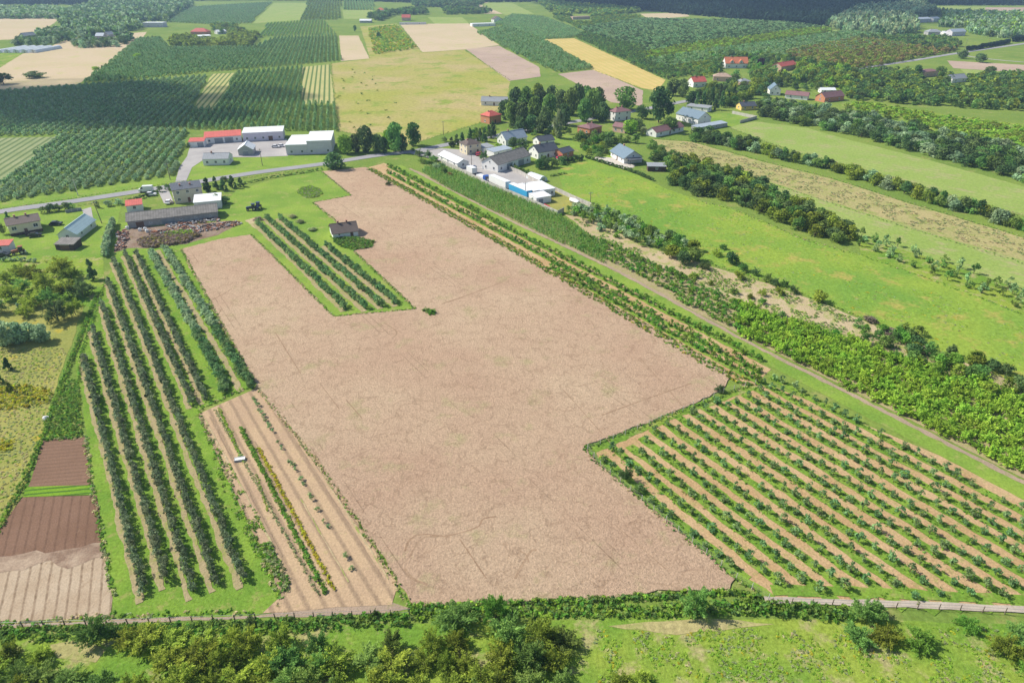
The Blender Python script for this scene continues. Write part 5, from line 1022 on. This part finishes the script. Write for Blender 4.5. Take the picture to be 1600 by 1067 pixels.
# hedges: rows of clipped bushes
def hedge(pp, sp, wd, ht, mat, label, w_=.4, n=1):
    o = T_low.merged('hedge', [(mat, 1)], along(pp, sp, w_, len(label), n), wd, ht, 3); tag(o, label, 'hedge')
hedge([(914,247),(950,258),(990,270),(1020,283)], .7, 1.6, 1.5, 'dark', 'dark hedge between bright meadow and new house')
hedge([(880,256),(912,250)], .6, 1.8, 2.4, 'dark', 'tall clipped hedge beside the dark roofed garage')
hedge([(797,263),(830,275),(845,283)], .9, 2.4, 1.9, 'mid', 'garden bushes along the back yard wall', 2.0)
hedge([(860,276),(885,272)], .8, 1.4, .9, 'mid', 'low green bushes behind the foil tunnel')
hedge([(178,350),(170,372),(165,402)], .55, 2.2, 2.6, 'grey', 'blue green conifer hedge right of the left lawn', .5)
hedge([(1510,80),(1540,75),(1576,68)], 1.0, 4, 4.2, 'forest', 'dark clipped hedge beside the far road')
hedge([(1583,66),(1640,58)], 1.0, 5, 6, 'forest', 'dark hedge beside the far road at the right edge')
hedge([(776,228),(788,233),(804,238)], .9, 2, 1.6, 'lush', 'yellow green hedge before the light blue roofed house')
hedge([(0,408),(30,408),(60,410)], .9, 1.6, 1.2, 'grey', 'grey hedge below the left lawn')
hedge([(370,290),(420,279),(480,270),(505,265)], 1.2, 1.6, .9, 'mid', 'low roadside hedge above the lawn', .8)
hedge([(200,317),(240,304),(246,302)], .8, 1.6, 1.3, 'dark', 'roadside hedge behind the red roofed shed')
# weedy margins where fields meet
E = [([(1130,195),(1180,216),(1250,240),(1350,265),(1480,303),(1630,345)],1.5),([(1040,242),(1120,264),(1200,286),(1330,328),(1450,366),(1600,412)],1.5),([(1020,217),(1080,221),(1180,249),(1300,279),(1400,311),(1500,341),(1600,371)],1.2),([(930,322),(1000,366),(1100,409),(1200,441),(1300,478),(1400,522),(1500,561),(1600,604)],1.6),([(1090,314),(1150,329),(1260,377),(1350,401),(1480,447),(1600,492)],1.4),
     ([(517,100),(522,150),(530,205),(640,226),(750,192),(792,163)],2.0),([(600,88),(725,78),(797,126)],2),([(283,390),(400,603)],.5),([(392,367),(521,495),(649,483),(553,393)],.5),([(502,268),(549,306),(489,317),(527,347)],.5),([(400,600),(310,640),(440,945)],1.0),([(68,688),(133,683),(142,758),(163,856),(176,935)],.7),([(0,327),(100,312),(230,292),(300,281)],1.2),([(120,322),(235,304),(400,276),(500,263)],1.2),([(-10,975),(170,962),(400,955)],.9),([(640,948),(900,938),(1140,923)],.9),([(850,62),(928,110),(1002,138)],2),([(897,60),(1040,125)],2)]
stuff('margin_weeds', T_weed, [('fresh', 1), ('straw', .8), ('lush', .6), ('pale', .5)], np.concatenate([along(pp, .75*w_, w_, 300+i) for i, (pp, w_) in enumerate(E)]), .9, .4, 'weedy margins where the fields meet', 'weeds', 301)
trees([(700,218),(780,198),(900,204),(960,222),(1000,246),(940,246),(905,253),(865,262),(845,258),(800,240)], 5.5, 80, T_bush, ['dark','mid','olive','fresh'], 4.2, 3.6, 'garden_tree', 'tree', 'garden trees among the village houses', 'garden tree', 'among the village houses', 310, split=False, gap=.08)
trees([(1195,120),(1260,124),(1330,136),(1345,158),(1260,163),(1195,160)], 7, 60, T_bush, ['mid','fresh','dark'], 5, 4.2, 'garden_tree', 'tree', 'garden trees around the brick gabled house', 'garden tree', 'around the brick gabled house', 311, split=False, gap=.25)
trees([(1110,90),(1200,88),(1260,98),(1260,120),(1110,122)], 8, 60, T_bush, ['mid','fresh','dark'], 6.5, 5.5, 'garden_tree', 'tree', 'garden trees around the big red roofed house', 'garden tree', 'around the big red roofed house', 312, split=False, gap=.2)
# fences
def fence(pp, sp, h, r, label, mat='wood', wires=2, wr=.02):
    P = [Vector(G(*p)) for p in pp]; e = empty('fence', (P[0].x, P[0].y, 0), 0, label, 'fence')
    pm = MB().cyl((0, 0, -.1), (0, 0, h), r, r*.9, 6).mesh('post', [PM[mat]]); wm = MB(); rnd = random.Random(len(label))
    for a, b in zip(P[:-1], P[1:]):
        a2, b2 = a-P[0], b-P[0]; n = max(1, round((b2-a2).length/sp))
        for i in range(n+(1 if b is P[-1] else 0)):
            q = a2+(b2-a2)*i/n; o = link('post', pm, e); o.location = (q.x, q.y, 0); o.rotation_euler = (rnd.uniform(-.05, .05), rnd.uniform(-.05, .05), 0)
        for w_ in range(wires): wm.cyl((*a2, h*(.45+.45*w_/max(1, wires-1))), (*b2, h*(.45+.45*w_/max(1, wires-1))), wr, wr, 4)
    wm.build('wire', PM['metal'], e)
fence([(-30,982),(200,975),(400,968),(640,960)], 3.0, 1.3, .09, 'wooden post fence along the lower left fields')
fence([(1205,943),(1300,945),(1400,950),(1500,954),(1640,964)], 3.0, 1.3, .08, 'post fence along the concrete path at the lower right')
fence([(918,703),(1050,650),(1130,615),(1180,601)], 3.0, 1.5, .06, 'post and wire fence above the right orchard', 'postc', 3, .012)
fence([(918,703),(938,730),(985,768),(1060,832),(1150,905),(1200,938)], 3.2, 1.5, .06, 'post and wire fence between wheat and right orchard', 'postc', 3, .012)
# poles
def pole(x, y, h, label, lean=0.0, wood=True):
    p = G(x, y); e = empty('utility_pole', (p[0], p[1], 0), R(20), label, 'utility pole', 'utility poles'); e.rotation_euler = (0, lean, R(20))
    MB().cyl((0, 0, -.2), (0, 0, h), .16, .10, 8).build('shaft', PM['wood' if wood else 'postc'], e)
    MB().box(-.9, -.06, h-.6, .9, .06, h-.48).build('crossarm', PM['metal'], e)
    for s in (-.7, 0, .7): MB().cyl((s, 0, h-.48), (s, 0, h-.28), .05, .04, 6).build('insulator', PM['white'], e)
for x, y, h, l in [(159,349,8.5,'dark leaning pole on the left lawn'),(122,306,7,'concrete pole at the edge of the big orchard'),(266,281,7.5,'thin pole beside the paved drive'),(410,259,8,'thin pole on the lawn before the white halls'),(693,211,7.5,'thin pole in the yellow meadow by the road'),(821,311,7,'thin pole among the white trailers'),(922,323,6,'dark pole at the end of the yard'),(737,263,6.5,'thin pole beside the top white shed'),
                   (1495,78,9,'leftmost pole at the far road'),(1507,79,11,'second pole at the far road'),(1543,73,10,'third pole at the far road'),(1579,62,8,'rightmost pole at the far road'),(1480,10,16,'tall far mast before the forest')]:
    pole(x, y, h, l, R(-4) if 'leaning' in l else 0, 'concrete' not in l)
# vehicles
def wheels(e, xs, y0, y1, r, name='wheel'):
    for x in xs:
        for y in (y0, y1):
            w_ = empty(name, (x, y, r)); w_.parent = e
            MB().cyl((0, -.11, 0), (0, .11, 0), r, r, 12).build('tyre', PM['tyre'], w_); MB().cyl((0, -.125, 0), (0, .125, 0), r*.55, r*.55, 8).build('rim', PM['metal'], w_)
def car(x, y, rz, col, label, kind='car', sc=1.0):
    p = G(x, y); e = empty({'car': 'parked_car', 'van': 'delivery_van'}[kind], (p[0], p[1], .13), rz, label, 'car' if kind == 'car' else 'van')
    if kind == 'car':
        L_, w_ = 4.3, .87
        body = [(-2.1,.3),(-2.15,.75),(-1.9,.92),(-1.1,.97),(1.9,.90),(2.15,.75),(2.15,.35),(2.0,.28),(-2.0,.28)]
        cab = [(-1.75,.95),(-1.25,1.42),(.35,1.45),(1.15,.95)]; rf = [(-1.3,1.40),(-1.2,1.47),(.3,1.50),(.45,1.42)]
        wx = (-1.35, 1.35); wr = .32
    else:
        L_, w_ = 5.6, 1.0
        body = [(-2.8,.4),(-2.8,1.3),(-2.1,1.45),(2.75,1.45),(2.8,.4),(2.6,.3),(-2.6,.3)]
        cab = [(-2.15,1.44),(-1.55,2.15),(-1.0,2.2),(-1.0,1.44)]; rf = [(-1.5,2.2),(-1.2,2.55),(2.7,2.55),(2.78,1.455),(-.98,1.455),(-.98,2.2)]
        wx = (-1.8, 1.7); wr = .36
    MB().prof([(a, b) for a, b in body], -w_, w_, 'y').build('body', PM[col], e)
    MB().prof(cab, -w_+.08, w_-.08, 'y').build('windows', PM['glass'], e)
    MB().prof(rf, -w_+.12 if kind == 'car' else -w_, w_-.12 if kind == 'car' else w_, 'y').build('roof', PM[col], e)
    for s in (-.6, .6): MB().box(-L_/2-.02+(.05 if kind=='car' else 0), s-.16, .6, -L_/2+.12+(.05 if kind=='car' else 0), s+.16, .76).build('headlight', PM['frame'], e)
    wheels(e, wx, -w_+.02, w_-.02, wr)
car(229,300,R(12),'carw','white van driving along the road past the orchard','van')
car(236,306,R(8),'carw','small white car parked at the drive entrance')
car(55,370,R(20),'cark','dark car parked before the beige house')
car(88,352,R(10),'cark','dark car parked between the beige house and the barn')
car(5,401,R(10),'cark','dark car at the left edge by the red shed')
car(746,243,R(100),'carr','red car before the cream house'); car(751,242,R(100),'carr','second red car beside the cream house')
car(431,231,R(0),'carw','white car parked by the big hall, left one'); car(440,230,R(0),'carw','white car parked by the big hall, right one')
car(876,248,R(20),'carr','red car before the dark roofed garage')
car(264,318,R(100),'carw','white car beside the two storey house')
def trailer(x, y, rz, L_, w_, h, side, label, roofm='carw', name='box_trailer'):
    p = G(x, y); e = empty(name, (p[0], p[1], .11), rz, label, 'trailer')
    MB().box(0, 0, .9, L_, w_, h).build('box_body', PM[side], e); MB().box(-.03, -.03, h+.003, L_+.03, w_+.03, h+.1).build('box_roof', PM[roofm], e)
    MB().box(.3, .6, .55, L_-.3, w_-.6, .897).build('chassis', PM['metal'], e)
    wheels(e, (L_-1.2, L_-2.4), .15, w_-.15, .48)
def yr(a, b):
    u, v = G(*a), G(*b); return math.atan2(v[1]-u[1], v[0]-u[0])
YD = yr((764,287),(789,298))
trailer(764, 287, YD, 13, 2.6, 3.6, 'white', 'long white box trailer along the maize wall')
trailer(795, 300, YD, 13, 2.6, 3.4, 'blue', 'bright blue sided trailer with white roof')
trailer(808, 300, YD, 12, 2.8, 3.2, 'white', 'white trailer behind the blue sided one')
trailer(729, 271, YD, 5, 2.5, 3.2, 'white', 'short white box truck body near the top white shed')
trailer(744, 279, YD, 9, 2.5, 1.6, 'white', 'low white flat trailer behind the long trailer')
def truck_cab(x, y, rz, col, label):
    p = G(x, y); e = empty('truck_cab', (p[0], p[1], .11), rz, label, 'truck')
    MB().prof([(0,.5),(-.1,1.6),(.25,2.9),(2.0,3.0),(2.1,.5)], -1.2, 1.2, 'y').build('cab', PM[col], e)
    MB().prof([(-.12,1.65),(.17,2.6),(.3,2.6),(.1,1.65)], -1.05, 1.05, 'y').build('windscreen', PM['glass'], e)
    MB().box(2.1, -.5, .5, 4.5, .5, .9).build('chassis', PM['metal'], e); wheels(e, (.9, 3.8), -1.1, 1.1, .5)
truck_cab(742, 271, YD+math.pi, 'carb', 'navy truck cab beside the short white box')
truck_cab(762, 286, YD+math.pi, 'carblue', 'bright blue truck cab before the long white trailer')
# red flat trailer, boat
p = G(852,325); e = empty('red_trailer', (p[0], p[1], 0), YD, 'low red farm trailer at the end of the yard', 'trailer')
MB().box(-2, -.9, .6, 2, .9, .75).box(-2, -.9, .753, 2, -.82, 1.1).box(-2, .82, .753, 2, .9, 1.1).box(-3.4, -.05, .6, -2.003, .05, .7).build('bed', PM['carr'], e); wheels(e, (0,), -1.0, 1.0, .4)
p = G(897,318); e = empty('covered_boat', (p[0], p[1], 0), YD, 'white covered boat on the grass by the back wall', 'boat')
m = MB(); secs = []
for i in range(9):
    t = i/8; w_ = 1.15*math.sin(math.pi*min(1, .18+.62*t))**.7*(1 if t < .95 else .9); zt = 1.5+.35*math.sin(math.pi*t)
    if i == 0: w_ = .12
    secs.append([(-2.8+5.6*t, w_*c, zz) for c, zz in ((-1, 1.15), (-.7, zt), (0, zt+.2), (.7, zt), (1, 1.15), (.55, .55), (0, .4), (-.55, .55))])
V = [v for s in secs for v in s]; F = [(i*8+j, i*8+(j+1) % 8, (i+1)*8+(j+1) % 8, (i+1)*8+j) for i in range(8) for j in range(8)]+[tuple(range(8)), tuple(range(64, 72))[::-1]]
m.add(V, F); m.build('hull', PM['carw'], e); MB().box(-2.4, -.5, .3, 2, .5, .4).build('trailer_frame', PM['metal'], e); wheels(e, (.6,), -1.0, 1.0, .3)
# tractor with implement
def tractor(x, y, rz, col, label):
    p = G(x, y); e = empty('tractor', (p[0], p[1], .05), rz, label, 'tractor')
    MB().prof([(-2.1,.8),(-2.1,1.5),(-.2,1.75),(-.2,.7)], -.4, .4, 'y').build('bonnet', PM[col], e)
    MB().box(-.15, -.7, .9, 1.3, .7, 1.5).build('body', PM[col], e); MB().prof([(-.1,1.5),(.1,2.5),(1.2,2.5),(1.3,1.5)], -.65, .65, 'y').build('cab_glass', PM['glass'], e); MB().box(-.05, -.75, 2.503, 1.35, .75, 2.65).build('cab_roof', PM[col], e)
    wheels(e, (.8,), -.95, .95, .78); wheels(e, (-1.6,), -.75, .75, .45)
    im = MB().box(1.6, -1.1, .5, 1.8, 1.1, .65)
    for k in range(5): im.cyl((1.7, -1+.5*k, .6), (2.1, -1+.5*k, .05), .05, .03, 5)
    im.box(1.3, -.05, .7, 1.6, .05, .8); im.build('cultivator', PM['metal'], e)
tractor(394, 329, R(15), 'carb', 'dark blue tractor with implement on the lawn'); tractor(404, 327, R(100), 'carb', 'second dark blue farm machine beside the tractor')
tractor(31, 397, R(30), 'rust', 'small old reddish tractor below the beige house')
# white crate in the garden
p = G(375,719); e = empty('white_crate', (p[0], p[1], 0), R(15), 'white crate lying in the sandy garden', 'crate')
m = MB(); m.box(-1.0, -.5, 0, 1.0, .5, .42); m.box(-1.0,-.5,.103,1.0,-.44,.5); m.box(-1.0,.44,.103,1.0,.5,.5); m.box(-1.0,-.437,.103,-.94,.437,.5); m.box(.94,-.437,.103,1.0,.437,.5); m.build('crate_box', PM['bag'], e)
p = G(72,655); e = empty('white_sack', (p[0], p[1], 0), 0, 'white sack on the boundary left of the vegetable plot', 'sack')
m = MB(); m.cyl((0,0,0),(0,0,.5),.5,.6,9); m.cyl((0,0,.503),(.1,0,.8),.55,.2,9); m.build('sack', PM['bag'], e)
# bulk bags by the barn
for i, (x, y) in enumerate([(219,361),(227,360),(230,363),(199,358)]):
    p = G(x, y); e = empty('bulk_bag', (p[0], p[1], 0), R(20*i), 'white bulk bag before the long barn, %s from the left' % nth([1,2,3,0][i]), 'bag', 'white bulk bags before the long barn')
    MB().hexa([(-.45,-.45,0),(.45,-.45,0),(.45,.45,0),(-.45,.45,0)], [(-.55,-.5,.95),(.5,-.55,1.0),(.55,.5,.95),(-.5,.5,.9)]).build('bag', PM['bag'], e); MB().cyl((0,0,.9),(0,.05,1.25),.4,.2,8).build('spout', PM['bag'], e)
# heaps of scrap and brush before the barn
def heap(poly, name, label, mats, n, smin, smax, hh, seed):
    r = random.Random(seed); P = scatter(poly, .9, seed); m = MB(); P = list(P); r.shuffle(P)
    for i in range(n):
        q = P[i % len(P)]; s = r.uniform(smin, smax); l = s*r.uniform(.6, 3.5); z = r.uniform(0, hh); a = r.uniform(0, 6.28); ti = r.uniform(-.5, .5)
        c, s_ = math.cos(a), math.sin(a); k = r.randrange(len(mats))
        def tr(x, y, zz): return (q[0]+(x*c-y*s_), q[1]+(x*s_+y*c), z+zz+x*ti*.5)
        b = [tr(-l/2,-s/2,0),tr(l/2,-s/2,0),tr(l/2,s/2,0),tr(-l/2,s/2,0)]; t = [tr(-l/2*.8,-s/2*.7,s*.7),tr(l/2*.9,-s/2*.8,s*.6),tr(l/2*.8,s/2*.8,s*.8),tr(-l/2,s/2*.9,s*.6)]
        m.hexa(b, t, k)
    o = m.build(name, [PM[x] for x in mats]); tag(o, label, 'heap', None, 'stuff')
heap([(255,352),(342,340),(345,345),(300,352),(262,357)], 'scrap', 'scrap pieces along the long barn wall', ['rust','grey','metal','block','darkwood','brickc','bag','darkwood'], 150, .15, .6, .4, 1)
heap([(232,362),(290,356),(372,346),(378,351),(340,360),(290,366),(240,368)], 'scrap', 'scattered scrap and boards behind the earth mound', ['rust','darkwood','block','brickc','darkwood','r_tan','rust','grey'], 300, .15, .7, .35, 2)
heap([(182,365),(198,360),(202,372),(192,392),(182,396)], 'scrap', 'scrap pile left of the long barn', ['rust','darkwood','grey','r_tan','brickc','darkwood'], 120, .15, .7, .5, 3)
stuff('brush_heap', T_weed, [('dry', 1), ('rust', .5)], scatter([(215,378),(240,368),(290,364),(315,368),(290,380),(240,388),(218,386)], .55, 120), 1.3, 1.1, 'long heap of dry brush and earth before the long barn', 'heap', 120)
stuff('weeds', T_weed, [('lush', 1)], scatter([(258,366),(300,362),(305,368),(262,372)], .8, 121), 1.2, 1.3, 'green weeds growing on the brush heap', 'weeds', 121)
for x, y, l in ((456,340,'upper grey brush mound on the lawn'),(468,348,'middle grey brush mound on the lawn'),(488,360,'lower grey brush mound on the lawn'),(404,344,'pinkish brush pile at the top of the inner rows')):
    p = G(x, y); tree(T_bush, 'dry' if 'pink' in l else 'pale', p[0], p[1], 4.2, 1.1, l, 'brush pile', 'brush mounds on the lawn', 'brush_pile', split=False)
m = MB(); m.box(-3, -.4, .1, 3, .4, .5); m.box(-2.6,-.3,.503,2.4,.3,.8); o = m.build('tarp_stack', PM['tarp']); p = G(262,366); o.location = (p[0], p[1], 0); o.rotation_euler = (0,0,R(8)); tag(o, 'teal covered stack among the scrap before the barn', 'stack')
# ------------------------------------------------------------------ clouds (real, high above, casting the shade)
cm, nt, out = newmat('cloud'); d = N(nt, 'ShaderNodeBsdfDiffuse'); d.inputs[0].default_value = (.9, .9, .9, 1); t = N(nt, 'ShaderNodeBsdfTransparent'); mx = N(nt, 'ShaderNodeMixShader')
tc = N(nt, 'ShaderNodeTexCoord').outputs['Object']; f = ramp(nt, noise(nt, tc, .018, 4), .38, .55); L(nt, mth(nt, 'MULTIPLY', f, .52), mx.inputs[0]); L(nt, t.outputs[0], mx.inputs[1]); L(nt, d.outputs[0], mx.inputs[2]); L(nt, mx.outputs[0], out.inputs[0])
def cloud(px, py, rx, ry, label, alt=620, seed=0, n=26):
    g = G(px, py); k = alt/math.tan(SUN_EL)
    c = (g[0]+math.sin(SUN_AZ)*k, g[1]+math.cos(SUN_AZ)*k, alt); r = random.Random(seed); bm = bmesh.new()
    for i in range(n):
        a = r.uniform(0, 6.28); q = math.sqrt(r.random()); s = r.uniform(.22, .42)
        m4 = __import__('mathutils').Matrix.Translation((rx*q*math.cos(a)*.8, ry*q*math.sin(a)*.8, r.uniform(-8, 20))) @ __import__('mathutils').Matrix.Diagonal((rx*s, ry*s, min(rx, ry)*s*.45, 1))
        bmesh.ops.create_icosphere(bm, subdivisions=3, radius=1, matrix=m4)
    me = bpy.data.meshes.new('cloud'); bm.to_mesh(me); bm.free(); me.materials.append(cm); o = link('cloud', me); o.location = c; o.scale = (1, 1, .5); tag(o, label, 'cloud', None, 'structure')
cloud(95, 158, 165, 95, 'cloud shading the big orchard', seed=3)
cloud(1150, 12, 420, 420, 'cloud shading the far forest', seed=4, alt=900)
# ------------------------------------------------------------------ haze
hm = bpy.data.materials.new('haze'); hm.use_nodes = True; nt = hm.node_tree
for n in list(nt.nodes): nt.nodes.remove(n)
out = nt.nodes.new('ShaderNodeOutputMaterial'); pv = nt.nodes.new('ShaderNodeVolumePrincipled')
pv.inputs['Color'].default_value = (.50, .72, 1.0, 1); pv.inputs['Density'].default_value = .00016; pv.inputs['Anisotropy'].default_value = 0.2
nt.links.new(pv.outputs[0], out.inputs['Volume'])
m = MB().box(-9500, -400, -1, 9500, 12500, 91); o = m.build('haze', [hm]); tag(o, 'thin blue haze over the far fields', 'haze', None, 'stuff')
print('objects', len(bpy.data.objects))
